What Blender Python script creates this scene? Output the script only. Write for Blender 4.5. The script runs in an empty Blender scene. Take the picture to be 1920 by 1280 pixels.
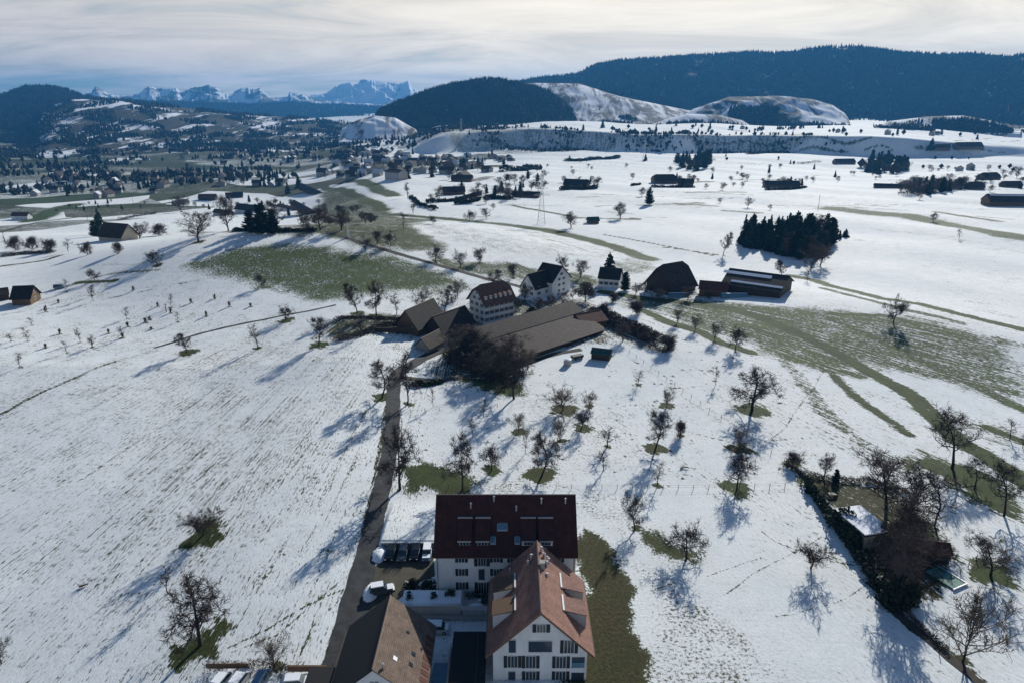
import bpy, math, random
import numpy as np
from mathutils import Vector, Matrix
R = math.radians
scene = bpy.context.scene
COL = scene.collection

# ------------------------------------------------------------------ camera
CAM_H = 80.0
PITCH = 19.4
cam_d = bpy.data.cameras.new("camera")
cam = bpy.data.objects.new("camera", cam_d)
COL.objects.link(cam)
cam.location = (0, 0, CAM_H)
cam.rotation_euler = (R(90 - PITCH), 0, 0)
cam_d.sensor_width = 36
cam_d.lens = 24
cam_d.clip_start = 0.5
cam_d.clip_end = 60000
scene.camera = cam

# ------------------------------------------------------------------ world and sun
SUN_AZ, SUN_EL = 24.0, 24.5      # azimuth to the right of +Y
w = bpy.data.worlds.new("World")
scene.world = w
w.use_nodes = True
nt = w.node_tree
for n in list(nt.nodes): nt.nodes.remove(n)
def N(nt, typ, **kw):
    n = nt.nodes.new(typ)
    for k, v in kw.items():
        if k.startswith('i_'):
            key = k[2:]
            key = int(key) if key.isdigit() else key.replace('_', ' ')
            n.inputs[key].default_value = v
        else: setattr(n, k, v)
    return n
def L(nt, a, b): nt.links.new(a, b)
def MATH(nt, op, a, b=None, c=None, clamp=False):
    n = nt.nodes.new('ShaderNodeMath'); n.operation = op; n.use_clamp = clamp
    for i, v in enumerate((a, b, c)):
        if v is None: continue
        if isinstance(v, (int, float)): n.inputs[i].default_value = v
        else: nt.links.new(v, n.inputs[i])
    return n.outputs[0]
def MIXC(nt, f, a, b, mode='MIX'):
    n = nt.nodes.new('ShaderNodeMix'); n.data_type = 'RGBA'; n.blend_type = mode
    for s, v in ((n.inputs[0], f), (n.inputs[6], a), (n.inputs[7], b)):
        if isinstance(v, (int, float)): s.default_value = v
        elif isinstance(v, tuple): s.default_value = v if len(v) == 4 else (*v, 1)
        else: nt.links.new(v, s)
    return n.outputs[2]
def SMOOTH(nt, v, lo, hi, a=0.0, b=1.0):
    n = nt.nodes.new('ShaderNodeMapRange'); n.interpolation_type = 'SMOOTHSTEP'
    for i, x in enumerate((v, lo, hi, a, b)):
        if isinstance(x, (int, float)): n.inputs[i].default_value = x
        else: nt.links.new(x, n.inputs[i])
    return n.outputs[0]
out = N(nt, 'ShaderNodeOutputWorld'); bg = N(nt, 'ShaderNodeBackground')
sky = N(nt, 'ShaderNodeTexSky'); sky.sky_type = 'NISHITA'; sky.sun_disc = False
sky.sun_elevation = R(SUN_EL); sky.sun_rotation = R(SUN_AZ)
sky.air_density = 1.3; sky.dust_density = 0.6; sky.ozone_density = 2.0; sky.altitude = 600
tc = N(nt, 'ShaderNodeTexCoord')
sep = N(nt, 'ShaderNodeSeparateXYZ'); L(nt, tc.outputs['Generated'], sep.inputs[0])
zz = MATH(nt, 'MAXIMUM', MATH(nt, 'ADD', sep.outputs[2], 0.09), 0.03)
cmb = N(nt, 'ShaderNodeCombineXYZ')
L(nt, MATH(nt, 'DIVIDE', sep.outputs[0], zz), cmb.inputs[0])
L(nt, MATH(nt, 'DIVIDE', sep.outputs[1], zz), cmb.inputs[1])
mp = N(nt, 'ShaderNodeMapping'); mp.inputs['Rotation'].default_value = (0, 0, R(-22)); mp.inputs['Scale'].default_value = (0.42, 0.62, 1)
L(nt, cmb.outputs[0], mp.inputs[0])
n1 = N(nt, 'ShaderNodeTexNoise', i_Scale=1.1, i_Detail=10.0, i_Roughness=0.66, i_Distortion=1.1); L(nt, mp.outputs[0], n1.inputs['Vector'])
n2 = N(nt, 'ShaderNodeTexNoise', i_Scale=0.3, i_Detail=4.0, i_Roughness=0.55, i_Distortion=0.4); L(nt, mp.outputs[0], n2.inputs['Vector'])
# thin high cloud: thicker toward the sun side of the sky, torn open on the other
side = MATH(nt, 'ADD', MATH(nt, 'MULTIPLY', sep.outputs[0], 0.25), 0.55)
cl = MATH(nt, 'ADD', MATH(nt, 'ADD', MATH(nt, 'MULTIPLY', n1.outputs[0], 0.75), MATH(nt, 'MULTIPLY', n2.outputs[0], 0.6)), MATH(nt, 'MULTIPLY', side, 0.5))
lowgap = MATH(nt, 'MULTIPLY', SMOOTH(nt, sep.outputs[2], 0.0, 0.05, 0.20, 0.0), SMOOTH(nt, sep.outputs[0], -0.45, 0.0, 1.0, -0.35))
cl = MATH(nt, 'SUBTRACT', cl, lowgap)
cover = MATH(nt, 'MULTIPLY', SMOOTH(nt, cl, 0.56, 0.92), SMOOTH(nt, sep.outputs[2], 0.13, 0.36, 1.0, 0.03))
# cloud brightness: forward scattering round the sun
sd = N(nt, 'ShaderNodeVectorMath', operation='DOT_PRODUCT'); L(nt, tc.outputs['Generated'], sd.inputs[0])
SD = Vector((math.sin(R(SUN_AZ)) * math.cos(R(SUN_EL)), math.cos(R(SUN_AZ)) * math.cos(R(SUN_EL)), math.sin(R(SUN_EL))))
sd.inputs[1].default_value = SD
glow = SMOOTH(nt, sd.outputs['Value'], 0.45, 1.0)
ccol = MIXC(nt, glow, (11.8, 10.9, 10.2), (18.0, 16.0, 13.0))
thin = SMOOTH(nt, n1.outputs[0], 0.3, 0.72, 0.80, 1.12)
cc = N(nt, 'ShaderNodeVectorMath', operation='SCALE'); L(nt, ccol, cc.inputs[0]); L(nt, thin, cc.inputs['Scale'])
skyb = MIXC(nt, 1.0, sky.outputs[0], (0.52, 0.84, 1.12), 'MULTIPLY')
fin = MIXC(nt, MATH(nt, 'MULTIPLY', cover, 0.93), skyb, cc.outputs[0])
L(nt, fin, bg.inputs[0]); bg.inputs[1].default_value = 0.062
L(nt, bg.outputs[0], out.inputs[0])

sl = bpy.data.lights.new("sun", 'SUN'); sun = bpy.data.objects.new("sun", sl); COL.objects.link(sun)
sl.energy = 5.0; sl.angle = R(0.5); sl.color = (1, 0.965, 0.88)
sun.rotation_euler = (-SD).to_track_quat('-Z', 'Y').to_euler()
sun.location = (60, 140, 200)

scene.view_settings.view_transform = 'Standard'
scene.view_settings.look = 'None'
scene.view_settings.exposure = 0.1
scene.view_settings.gamma = 1.0
scene.cycles.max_bounces = 4
scene.cycles.diffuse_bounces = 2
scene.cycles.glossy_bounces = 2
scene.cycles.transparent_max_bounces = 6
scene.cycles.volume_bounces = 0

# ------------------------------------------------------------------ terrain height
def sst(a, b, v):
    t = np.clip((v - a) / (b - a), 0, 1)
    return t * t * (3 - 2 * t)
def height(x, y):
    x = np.asarray(x, float); y = np.asarray(y, float)
    r = np.hypot(x, y) + 1e-6
    az = np.degrees(np.arctan2(x, y))
    h = -34 * sst(330, 1650, r)
    wl = 1 - sst(-19, -9, az)
    h = h - 34 * sst(430, 900, r) * wl
    # the escarpment below the plateau
    wr = sst(-9, -5, az) * (1 - sst(26, 38, az) * 0.6)
    edge = 1700 + 60 * np.sin(az * 0.35 + 1) + 12 * np.sin(az * 1.3)
    h = h + (40 + 3 * np.sin(az * .5)) * sst(edge - 5, edge + 55, r) * wr
    # knoll with the hilltop farm
    h = h + 17 * np.exp(-(((x + 120) / 95) ** 2 + ((y - 345) / 75) ** 2))
    h = h + 7 * np.exp(-(((x + 45) / 60) ** 2 + ((y - 400) / 60) ** 2))
    # long swell behind the middle farm
    h = h + 4 * np.exp(-(((x - 140) / 110) ** 2 + ((y - 250) / 60) ** 2))
    h = h - 4.5 * (1 - sst(70, 76.5, y)) * sst(-13, -9, x) * (1 - sst(16, 26, x)) * sst(20, 40, y)
    # the big western field falls gently toward the viewer and to the west
    w2 = (1 - sst(-62, -20, x)) * (1 - sst(210, 320, y)) * sst(20, 60, y)
    h = h + w2 * (0.075 * np.clip(y - 85, -25, 110) - 0.08 * np.clip(-x - 20, 0, 70))
    # raised ground behind the wall of the car row
    h = h + 1.25 * sst(109.3, 109.9, y) * (1 - sst(114, 127, y)) * sst(-25.9, -24.7, x) * (1 - sst(-13.6, -12.9, x))
    e1 = sst(120, 320, r); e2 = sst(500, 1100, r); e3 = sst(800, 1500, r)
    h = h + e1 * (0.8 * np.sin(x / 31 + 0.7) * np.sin(y / 27 + 1.1) + 0.5 * np.sin((x + y) / 19))
    h = h + e2 * (3.5 * np.sin(x / 120 + 1.3 * np.sin(y / 210)) * np.sin(y / 95 + 0.8) + 2 * np.sin((x - y * 0.6) / 70))
    h = h + e3 * (6 * np.sin(x / 260 + y / 330) * np.sin(y / 170 + np.sin(x / 200)))
    return h
cP, sP = math.cos(R(PITCH)), math.sin(R(PITCH))
def ray(px, py):
    a, b = (px - 960.0) / 1280.0, (640.0 - py) / 1280.0
    return a, cP + b * sP, b * cP - sP
_T = np.concatenate([np.geomspace(40, 20000, 900)])
def at(px, py, dz=0.0):
    """ground point seen at a photo pixel: first hit of the line of sight with the terrain"""
    a, f, u = ray(px, py)
    X, Y, Z = a * _T, f * _T, CAM_H + u * _T
    d = Z - (height(X, Y) + dz)
    k = np.argmax(d < 0)
    if d[k] >= 0: k = len(_T) - 1
    t0, t1 = _T[max(k - 1, 0)], _T[k]
    for _ in range(24):
        tm = (t0 + t1) / 2
        if CAM_H + u * tm - (float(height(a * tm, f * tm)) + dz) < 0: t1 = tm
        else: t0 = tm
    return Vector((a * t1, f * t1, float(height(a * t1, f * t1)) + dz))
def ground(x, y): return float(height(x, y))
def tall(p, py):
    """height above p of the point seen at pixel row py straight above p"""
    _, f, u = ray(960, py)
    return CAM_H + u * p.y / f - p.z
def wid(p, dpx):
    a, f, u = ray(960, 640)
    # metres spanned by dpx pixels at the depth of p
    depth = p.y * cP + (CAM_H - p.z) * sP
    return dpx / 1280.0 * depth

# ------------------------------------------------------------------ materials
def mat(name, col, rough=0.85, var=0.0, scale=1.0, spec=0.3, metal=0.0, bump=0.0, vscale=(1, 1, 1)):
    m = bpy.data.materials.new(name); m.use_nodes = True
    t = m.node_tree; b = t.nodes['Principled BSDF']
    b.inputs['Roughness'].default_value = rough; b.inputs['Metallic'].default_value = metal
    b.inputs['Specular IOR Level'].default_value = spec
    b.inputs['Base Color'].default_value = (*col, 1)
    if var > 0 or bump > 0:
        c = N(t, 'ShaderNodeTexCoord'); mpn = N(t, 'ShaderNodeMapping'); mpn.inputs['Scale'].default_value = vscale
        L(t, c.outputs['Object'], mpn.inputs[0])
        n = N(t, 'ShaderNodeTexNoise', i_Scale=scale, i_Detail=5.0, i_Roughness=0.65); L(t, mpn.outputs[0], n.inputs['Vector'])
        f = SMOOTH(t, n.outputs[0], 0.3, 0.7)
        lo = tuple(max(0, c_ * (1 - var)) for c_ in col); hi = tuple(min(1, c_ * (1 + var)) for c_ in col)
        L(t, MIXC(t, f, lo, hi), b.inputs['Base Color'])
        if bump > 0:
            bn = N(t, 'ShaderNodeBump', i_Strength=bump, i_Distance=0.05); L(t, n.outputs[0], bn.inputs['Height']); L(t, bn.outputs[0], b.inputs['Normal'])
    return m
def tile_mat(name, col, col2, row=0.32, wid_=0.28, patchy=0.0):
    """roof tiles laid in courses (object space: courses follow height)"""
    m = bpy.data.materials.new(name); m.use_nodes = True
    t = m.node_tree; b = t.nodes['Principled BSDF']; b.inputs['Roughness'].default_value = 0.8; b.inputs['Specular IOR Level'].default_value = 0.25
    uv = N(t, 'ShaderNodeUVMap')
    br = N(t, 'ShaderNodeTexBrick'); L(t, uv.outputs[0], br.inputs['Vector'])
    br.inputs['Scale'].default_value = 1.0; br.inputs['Brick Width'].default_value = wid_; br.inputs['Row Height'].default_value = row
    br.inputs['Mortar Size'].default_value = 0.03; br.inputs['Mortar Smooth'].default_value = 0.3
    br.inputs['Color1'].default_value = (*col, 1); br.inputs['Color2'].default_value = (*col2, 1)
    br.inputs['Mortar'].default_value = (*[c * 0.45 for c in col], 1)
    n = N(t, 'ShaderNodeTexNoise', i_Scale=0.55, i_Detail=6.0, i_Roughness=0.7); L(t, uv.outputs[0], n.inputs['Vector'])
    f = SMOOTH(t, n.outputs[0], 0.3, 0.7, 0.72, 1.25)
    v = N(t, 'ShaderNodeVectorMath', operation='SCALE'); L(t, br.outputs[0], v.inputs[0]); L(t, f, v.inputs['Scale'])
    c = v.outputs[0]
    if patchy > 0:
        n3 = N(t, 'ShaderNodeTexNoise', i_Scale=2.6, i_Detail=3.0); L(t, uv.outputs[0], n3.inputs['Vector'])
        c = MIXC(t, SMOOTH(t, n3.outputs[0], 0.62, 0.7, 0, patchy), c, (0.32, 0.25, 0.2))
    L(t, c, b.inputs['Base Color'])
    bn = N(t, 'ShaderNodeBump', i_Strength=0.4, i_Distance=0.03); L(t, br.outputs['Fac'], bn.inputs['Height']); bn.invert = True; L(t, bn.outputs[0], b.inputs['Normal'])
    return m
M = {}
M['white_wall'] = mat('white_render_wall', (0.72, 0.72, 0.70), 0.9, 0.12, 0.5, vscale=(1, 1, .35))
M['cream_wall'] = mat('cream_render_wall', (0.50, 0.44, 0.33), 0.9, 0.1, 0.8)
M['concrete'] = mat('grey_concrete', (0.38, 0.37, 0.35), 0.9, 0.12, 1.5)
M['stone_grey'] = mat('grey_stone', (0.25, 0.24, 0.22), 0.9, 0.25, 2.0)
M['wood_dark'] = mat('dark_timber', (0.05, 0.035, 0.025), 0.8, 0.3, 1.5, vscale=(1, 1, 6))
M['wood_brown'] = mat('brown_timber', (0.14, 0.085, 0.05), 0.8, 0.3, 1.5, vscale=(6, 6, 1))
M['shutter'] = mat('dark_shutter_paint', (0.022, 0.024, 0.026), 0.6)
M['frame'] = mat('window_frame_paint', (0.55, 0.55, 0.52), 0.6)
M['glass'] = mat('window_glass', (0.03, 0.045, 0.06), 0.12, spec=0.6)
M['metal'] = mat('zinc_sheet', (0.55, 0.55, 0.56), 0.4, metal=0.6)
M['metal_dark'] = mat('dark_sheet_metal', (0.06, 0.06, 0.065), 0.6, metal=0.2)
M['gutter'] = mat('gutter_metal', (0.16, 0.12, 0.10), 0.5, metal=0.4)
M['snow'] = mat('lying_snow', (0.84, 0.86, 0.90), 0.8, 0.04, 1.2, bump=0.3)
M['black_roof_and_shade'] = mat('black_bitumen_and_shaded_slope', (0.012, 0.012, 0.014), 0.8, 0.2, 2)  # bitumen on the flat roofs, painted shade on the old house's west slope
M['roof_red_dark'] = tile_mat('dark_red_roof_tiles', (0.085, 0.026, 0.021), (0.062, 0.021, 0.018))
M['roof_salmon'] = tile_mat('salmon_roof_tiles', (0.31, 0.165, 0.125), (0.235, 0.125, 0.098))
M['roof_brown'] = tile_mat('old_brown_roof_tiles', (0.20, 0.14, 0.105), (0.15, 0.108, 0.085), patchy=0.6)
M['roof_barn'] = tile_mat('weathered_barn_tiles', (0.062, 0.043, 0.034), (0.036, 0.029, 0.026), row=0.8, wid_=0.7, patchy=0.25)
M['roof_barn2'] = tile_mat('brown_speckled_barn_tiles', (0.070, 0.046, 0.036), (0.034, 0.027, 0.024), row=0.9, wid_=0.8, patchy=0.8)
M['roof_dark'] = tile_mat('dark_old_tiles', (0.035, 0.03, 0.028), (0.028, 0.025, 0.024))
M['roof_farm'] = tile_mat('brown_farmhouse_tiles', (0.19, 0.10, 0.07), (0.14, 0.08, 0.06))
M['roof_rust'] = tile_mat('rust_red_tiles', (0.14, 0.05, 0.035), (0.11, 0.045, 0.03))
M['asphalt'] = mat('worn_asphalt', (0.038, 0.039, 0.041), 0.85, 0.4, 0.5)
M['gravel'] = mat('damp_track', (0.055, 0.045, 0.035), 0.9, 0.3, 0.8)
M['paving'] = mat('yard_paving', (0.075, 0.068, 0.048), 0.9, 0.2, 0.5)
M['bark'] = mat('dark_bark', (0.035, 0.028, 0.024), 0.95, 0.3, 3)
M['twig'] = mat('twigs', (0.042, 0.032, 0.029), 0.95, 0.3, 0.6)
M['twig_brown'] = mat('brown_twigs', (0.085, 0.064, 0.056), 0.95, 0.3, 0.6)
M['twig_pale'] = mat('pale_twigs', (0.14, 0.115, 0.09), 0.95, 0.25, 0.6)
M['needle'] = mat('conifer_needles', (0.018, 0.042, 0.026), 0.9, 0.5, 0.7)
M['hedge'] = mat('evergreen_hedge_leaves', (0.018, 0.03, 0.014), 0.9, 0.5, 1.5)
M['brush'] = mat('brown_winter_brush', (0.08, 0.060, 0.050), 0.95, 0.4, 1.0)
M['teal'] = mat('green_sheet_roof', (0.02, 0.07, 0.065), 0.6, 0.2, 1)
M['pool'] = mat('green_pool_cover', (0.05, 0.16, 0.13), 0.35, 0.4, 1.2)
M['poolblue'] = mat('blue_terrace_floor', (0.10, 0.2, 0.27), 0.6, 0.1, 1)
M['tyre'] = mat('tyre_rubber', (0.015, 0.015, 0.015), 0.9)
M['rim'] = mat('wheel_rim', (0.4, 0.4, 0.42), 0.35, metal=0.8)
M['lamp'] = mat('lamp_glass', (0.5, 0.5, 0.48), 0.2)
for k_, c_ in dict(car_black=(0.01, 0.01, 0.012), car_grey=(0.09, 0.10, 0.11), car_blue=(0.12, 0.2, 0.3), car_silver=(0.45, 0.46, 0.48), car_white=(0.75, 0.75, 0.76), car_brown=(0.05, 0.03, 0.025)).items():
    M[k_] = mat(k_ + '_paint', c_, 0.3, spec=0.5, metal=0.2)
M['forest_floor'] = mat('dark_forest_slope', (0.02, 0.026, 0.018), 1.0, 0.4, 0.02)
M['forest_tree'] = mat('far_forest_trees', (0.008, 0.018, 0.014), 1.0, 0.5, 0.01)
M['forest_bare'] = mat('far_bare_forest_trees', (0.022, 0.022, 0.022), 1.0, 0.4, 0.01)
M['far_wall'] = mat('far_house_walls', (0.36, 0.35, 0.33), 0.9, 0.3, 0.02)
M['far_roof'] = mat('far_house_roofs', (0.06, 0.045, 0.04), 0.9, 0.5, 0.01)
M['far_roof_snow'] = mat('far_snowy_roofs', (0.6, 0.62, 0.66), 0.9, 0.2, 0.01)

# ------------------------------------------------------------------ tagging and mesh helpers
def tag(o, label=None, cat=None, group=None, kind=None):
    if label: o['label'] = label
    if cat: o['category'] = cat
    if group: o['group'] = group
    if kind: o['kind'] = kind
    return o
def empty(name, loc, rz=0.0):
    o = bpy.data.objects.new(name, None); COL.objects.link(o)
    o.location = loc; o.rotation_euler = (0, 0, rz); o.empty_display_size = 0.3
    return o
def np_mesh(name, V, F, mats, midx=None, smooth=False, uv=None):
    """V (n,3); F (m,k) array with one polygon size, or a list of such arrays"""
    if not isinstance(F, list): F = [F]
    me = bpy.data.meshes.new(name)
    V = np.asarray(V, np.float32)
    loops = np.concatenate([np.asarray(f, np.int32).ravel() for f in F])
    tot = np.concatenate([np.full(len(f), f.shape[1], np.int32) for f in F])
    start = np.concatenate([[0], np.cumsum(tot)[:-1]]).astype(np.int32)
    me.vertices.add(len(V)); me.vertices.foreach_set('co', V.ravel())
    me.loops.add(len(loops)); me.loops.foreach_set('vertex_index', loops)
    me.polygons.add(len(tot)); me.polygons.foreach_set('loop_start', start); me.polygons.foreach_set('loop_total', tot)
    if midx is not None: me.polygons.foreach_set('material_index', np.asarray(midx, np.int32))
    me.polygons.foreach_set('use_smooth', np.full(len(tot), smooth))
    me.update(calc_edges=True)
    for m in (mats if isinstance(mats, (list, tuple)) else [mats]): me.materials.append(m)
    return me
def link(name, me, parent=None):
    o = bpy.data.objects.new(name, me); COL.objects.link(o)
    if parent is not None: o.parent = parent
    return o
class MB:
    """collects boxes, quads, prisms and tubes; build() links them as one mesh object"""
    def __init__(s): s.v = []; s.f = []; s.mi = []; s.uv = []; s.m = 0
    def poly(s, pts, uvs=None):
        k = len(s.v); s.v += [tuple(p) for p in pts]; s.f.append(tuple(range(k, k + len(pts)))); s.mi.append(s.m)
        if uvs is None:
            p = [Vector(q) for q in pts]
            e = (p[1] - p[0]); e = e.normalized() if e.length > 1e-6 else Vector((1, 0, 0))
            nrm = Vector((0, 0, 0))
            for i in range(1, len(p) - 1): nrm += (p[i] - p[0]).cross(p[i + 1] - p[0])
            nrm = nrm.normalized() if nrm.length > 1e-9 else Vector((0, 0, 1))
            h = Vector((0, 0, 1)).cross(nrm)
            h = h.normalized() if h.length > 1e-3 else Vector((1, 0, 0))
            g = nrm.cross(h)
            uvs = [(q.dot(h), q.dot(g)) for q in p]
        s.uv += uvs
        return s
    def box(s, x0, y0, z0, x1, y1, z1):
        a = [(x0, y0, z0), (x1, y0, z0), (x1, y1, z0), (x0, y1, z0), (x0, y0, z1), (x1, y0, z1), (x1, y1, z1), (x0, y1, z1)]
        for q in ((0, 3, 2, 1), (4, 5, 6, 7), (0, 1, 5, 4), (1, 2, 6, 5), (2, 3, 7, 6), (3, 0, 4, 7)): s.poly([a[i] for i in q])
        return s
    def hexa(s, a):
        for q in ((0, 3, 2, 1), (4, 5, 6, 7), (0, 1, 5, 4), (1, 2, 6, 5), (2, 3, 7, 6), (3, 0, 4, 7)): s.poly([a[i] for i in q])
        return s
    def slab(s, quad, th):
        """thick panel: top quad moved down by th"""
        q = [Vector(p) for p in quad]
        return s.hexa([p - Vector((0, 0, th)) for p in q] + q)
    def prism(s, prof, axis, a, b):
        """closed profile extruded from a to b along x ('x': profile is (y,z)) or y ('y': profile is (x,z)) or z"""
        def P(u, v, t): return (t, u, v) if axis == 'x' else ((u, t, v) if axis == 'y' else (u, v, t))
        A = [P(u, v, a) for u, v in prof]; B = [P(u, v, b) for u, v in prof]
        s.poly(A); s.poly(B[::-1]); n = len(prof)
        for i in range(n): s.poly([A[i], B[i], B[(i + 1) % n], A[(i + 1) % n]])
        return s
    def tube(s, p, q, r0, r1=None, n=6, cap=True):
        r1 = r0 if r1 is None else r1
        p, q = Vector(p), Vector(q); d = (q - p).normalized()
        u = d.orthogonal().normalized(); v = d.cross(u)
        A = [p + (u * math.cos(2 * math.pi * i / n) + v * math.sin(2 * math.pi * i / n)) * r0 for i in range(n)]
        B = [q + (u * math.cos(2 * math.pi * i / n) + v * math.sin(2 * math.pi * i / n)) * r1 for i in range(n)]
        for i in range(n): s.poly([A[i], A[(i + 1) % n], B[(i + 1) % n], B[i]])
        if cap: s.poly(B); s.poly(A[::-1])
        return s
    def build(s, name, mats, parent=None):
        me = bpy.data.meshes.new(name); me.from_pydata(s.v, [], s.f)
        for m in (mats if isinstance(mats, (list, tuple)) else [mats]): me.materials.append(m)
        me.polygons.foreach_set('material_index', s.mi)
        ul = me.uv_layers.new(name='UVMap'); flat = np.array(s.uv, np.float32).ravel(); ul.data.foreach_set('uv', flat)
        me.update()
        return link(name, me, parent)
# ------------------------------------------------------------------ ground: one sheet, snow with thawed grass
def wpts(pp): return np.array([tuple(at(x, y))[:2] for x, y in pp])
azs = np.concatenate([np.arange(-180, -62, 6.0), np.arange(-62, -40, 0.8), np.arange(-40, 40, 0.092), np.arange(40, 62, 0.8), np.arange(62, 180.1, 6.0)])
rr = [0.5, 5, 12, 20, 28, 36, 42, 48, 53, 57, 61, 65, 68]
dep = 47.0
rlist = list(rr)
while rlist[-1] < 560:
    r_ = 80 / math.tan(R(dep)); dep -= 0.062
    if r_ > rlist[-1] + 0.05: rlist.append(r_)
while rlist[-1] < 12400:
    r0 = rlist[-1]
    k = 0.0065 if r0 < 2300 else 0.014
    if 1640 < r0 < 1900: k = 0.0028
    rlist.append(r0 * (1 + k))
rads = np.array(rlist)
AZ, RD = np.meshgrid(np.radians(azs), rads, indexing='ij')
GX, GY = RD * np.sin(AZ), RD * np.cos(AZ)
GZ = height(GX, GY)
nA, nR = GX.shape
ii = (np.arange(nA - 1)[:, None] * nR + np.arange(nR - 1)[None, :]).ravel()
GF = np.stack([ii, ii + nR, ii + nR + 1, ii + 1], 1)[:, ::-1]
V = np.stack([GX.ravel(), GY.ravel(), GZ.ravel()], 1)
VX, VY = V[:, 0], V[:, 1]
VR = np.hypot(VX, VY)
grass = 0.19 + 0.12 * sst(-8, -26, VX) * (1 - sst(250, 420, VR)) + 0.04 * sst(300, 700, VR); brown = np.zeros(len(V)); patch = np.zeros(len(V)); stain = np.zeros(len(V))
rngG = np.random.default_rng(5)
# broad wobble that breaks every traced edge
def wob(x, y, s):
    return (np.sin(x / s + 1.7 * np.sin(y / (s * 1.3))) + np.sin(y / (s * .8) + 1.3 * np.sin(x / (s * .9) + 2)) + 0.6 * np.sin((x + y) / (s * .37)) + 0.4 * np.sin((x * 1.3 - y) / (s * .21))) / 3.0
def near_box(P, m):
    return np.nonzero((VX > P[:, 0].min() - m) & (VX < P[:, 0].max() + m) & (VY > P[:, 1].min() - m) & (VY < P[:, 1].max() + m))[0]
def seg_d(x, y, a, b):
    ab = b - a; t = np.clip(((x - a[0]) * ab[0] + (y - a[1]) * ab[1]) / max(ab @ ab, 1e-9), 0, 1)
    return np.hypot(x - a[0] - t * ab[0], y - a[1] - t * ab[1])
def area(pp, g=None, b=None, p=None, soft=0.02, world=False, mode='max'):
    P = np.array(pp, float) if world else wpts(pp)
    c = P.mean(0); sft = max(0.3, soft * np.hypot(*c)) 
    k = near_box(P, sft * 2)
    if len(k) == 0: return
    x, y = VX[k], VY[k]
    x2 = x + sft * 0.8 * wob(x, y, sft * 1.6); y2 = y + sft * 0.8 * wob(y + 40, x, sft * 1.6)
    ins = np.zeros(len(k), bool); d = np.full(len(k), 1e9)
    n = len(P)
    for i in range(n):
        a, q = P[i], P[(i + 1) % n]
        d = np.minimum(d, seg_d(x2, y2, a, q))
        cnd = ((a[1] > y2) != (q[1] > y2))
        xi = (q[0] - a[0]) * (y2 - a[1]) / (q[1] - a[1] + 1e-12) + a[0]
        ins ^= cnd & (x2 < xi)
    s = np.where(ins, d, -d)
    m = sst(-sft, sft, s)
    for arr, v in ((grass, g), (brown, b), (patch, p)):
        if v is not None:
            if mode == 'max': arr[k] = np.maximum(arr[k], m * v)
            else: arr[k] = arr[k] * (1 - m) + m * v
def band(pp, wpx, g=0.9, b=None, soft=0.5, st=None, wobble=0.5):
    """strip along a polyline; wpx = its thickness in metres"""
    P = wpts(pp); W = wpx / 2
    k = near_box(P, W * 3 + 2)
    x, y = VX[k], VY[k]
    x2 = x + W * wobble * wob(x, y, W * 3 + 2); y2 = y + W * wobble * wob(y + 40, x, W * 3 + 2)
    d = np.full(len(k), 1e9)
    for i in range(len(P) - 1): d = np.minimum(d, seg_d(x2, y2, P[i], P[i + 1]))
    m = 1 - sst(W * (1 - soft), W * (1 + soft), d)
    if g is not None:
        grass[k] = np.maximum(grass[k], m * g)
        if g > .6 and wpx > 2: grass[k] = np.maximum(grass[k], (1 - sst(W * .6, W * 2.2, d)) * .5)
    if b is not None: brown[k] = np.maximum(brown[k], m * b)
    if st is not None: stain[k] = np.maximum(stain[k], m * st)
def spot(x0, y0, rx, ry, g=1.0, b=0.3, rot=0.0):
    m_ = max(rx, ry) * 1.8
    k = np.nonzero((abs(VX - x0) < m_) & (abs(VY - y0) < m_))[0]
    x, y = VX[k] - x0, VY[k] - y0
    x, y = x + rx * .42 * wob(VX[k], VY[k], rx * .33), y + ry * .42 * wob(VY[k] + 9, VX[k], rx * .33)
    d = np.hypot(x / rx, y / ry)
    m = 1 - sst(0.5, 1.35, d)
    if g > .9: grass[k] = np.maximum(grass[k], (1 - sst(.7, 1.75, d)) * .52)
    grass[k] = np.maximum(grass[k], m * g); brown[k] = np.maximum(brown[k], m * b)

# --- speckled thawing slopes
area([(330,500),(400,475),(470,455),(560,458),(650,462),(740,480),(800,505),(870,525),(890,545),(800,548),(700,556),(620,566),(560,562),(480,548),(400,530),(340,515)], g=0.76, soft=.04)
area([(400,488),(470,470),(520,470),(500,495),(430,510)], g=0.72)
area([(540,470),(640,468),(700,485),(690,500),(600,490)], g=0.66)
area([(420,515),(520,530),(560,556),(480,545)], g=0.7)
area([(600,345),(660,355),(720,385),(750,405),(830,412),(800,440),(830,468),(760,472),(690,462),(600,442),(560,430),(590,400)], g=0.72, b=0.3)
area([(800,470),(870,488),(960,495),(1080,510),(1130,522),(1130,548),(1040,530),(930,520),(840,505)], g=0.74, b=0.15)
area([(780,410),(860,415),(980,440),(1100,470),(1210,490),(1190,500),(1000,480),(880,470),(810,450)], g=0.34)
area([(1150,480),(1240,485),(1230,510),(1140,520)], g=0.55)
band([(740,402),(830,410),(900,418),(1030,432),(1100,450),(1160,466),(1215,486)], 13, 0.85)
band([(640,335),(700,350),(740,368)], 18, 0.85); band([(600,345),(660,365),(720,395)], 16, 0.85)
band([(960,385),(1010,395),(1080,408),(1200,412)], 6, 0.75); band([(1080,410),(1250,408)], 3, 0.6)
band([(990,440),(1050,455),(1100,470)], 2, 0.6)
band([(1130,440),(1240,460),(1340,480)], 1.5, 0.9, b=0.9, st=0.7)
band([(1240,463),(1360,480)], 1.5, 0.9, b=0.9)
band([(1560,392),(1630,400),(1700,405),(1780,420),(1920,448)], 24, 0.78); band([(1760,398),(1870,415)], 10, 0.7)
band([(1450,385),(1560,388),(1700,395)], 8, 0.5)
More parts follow.
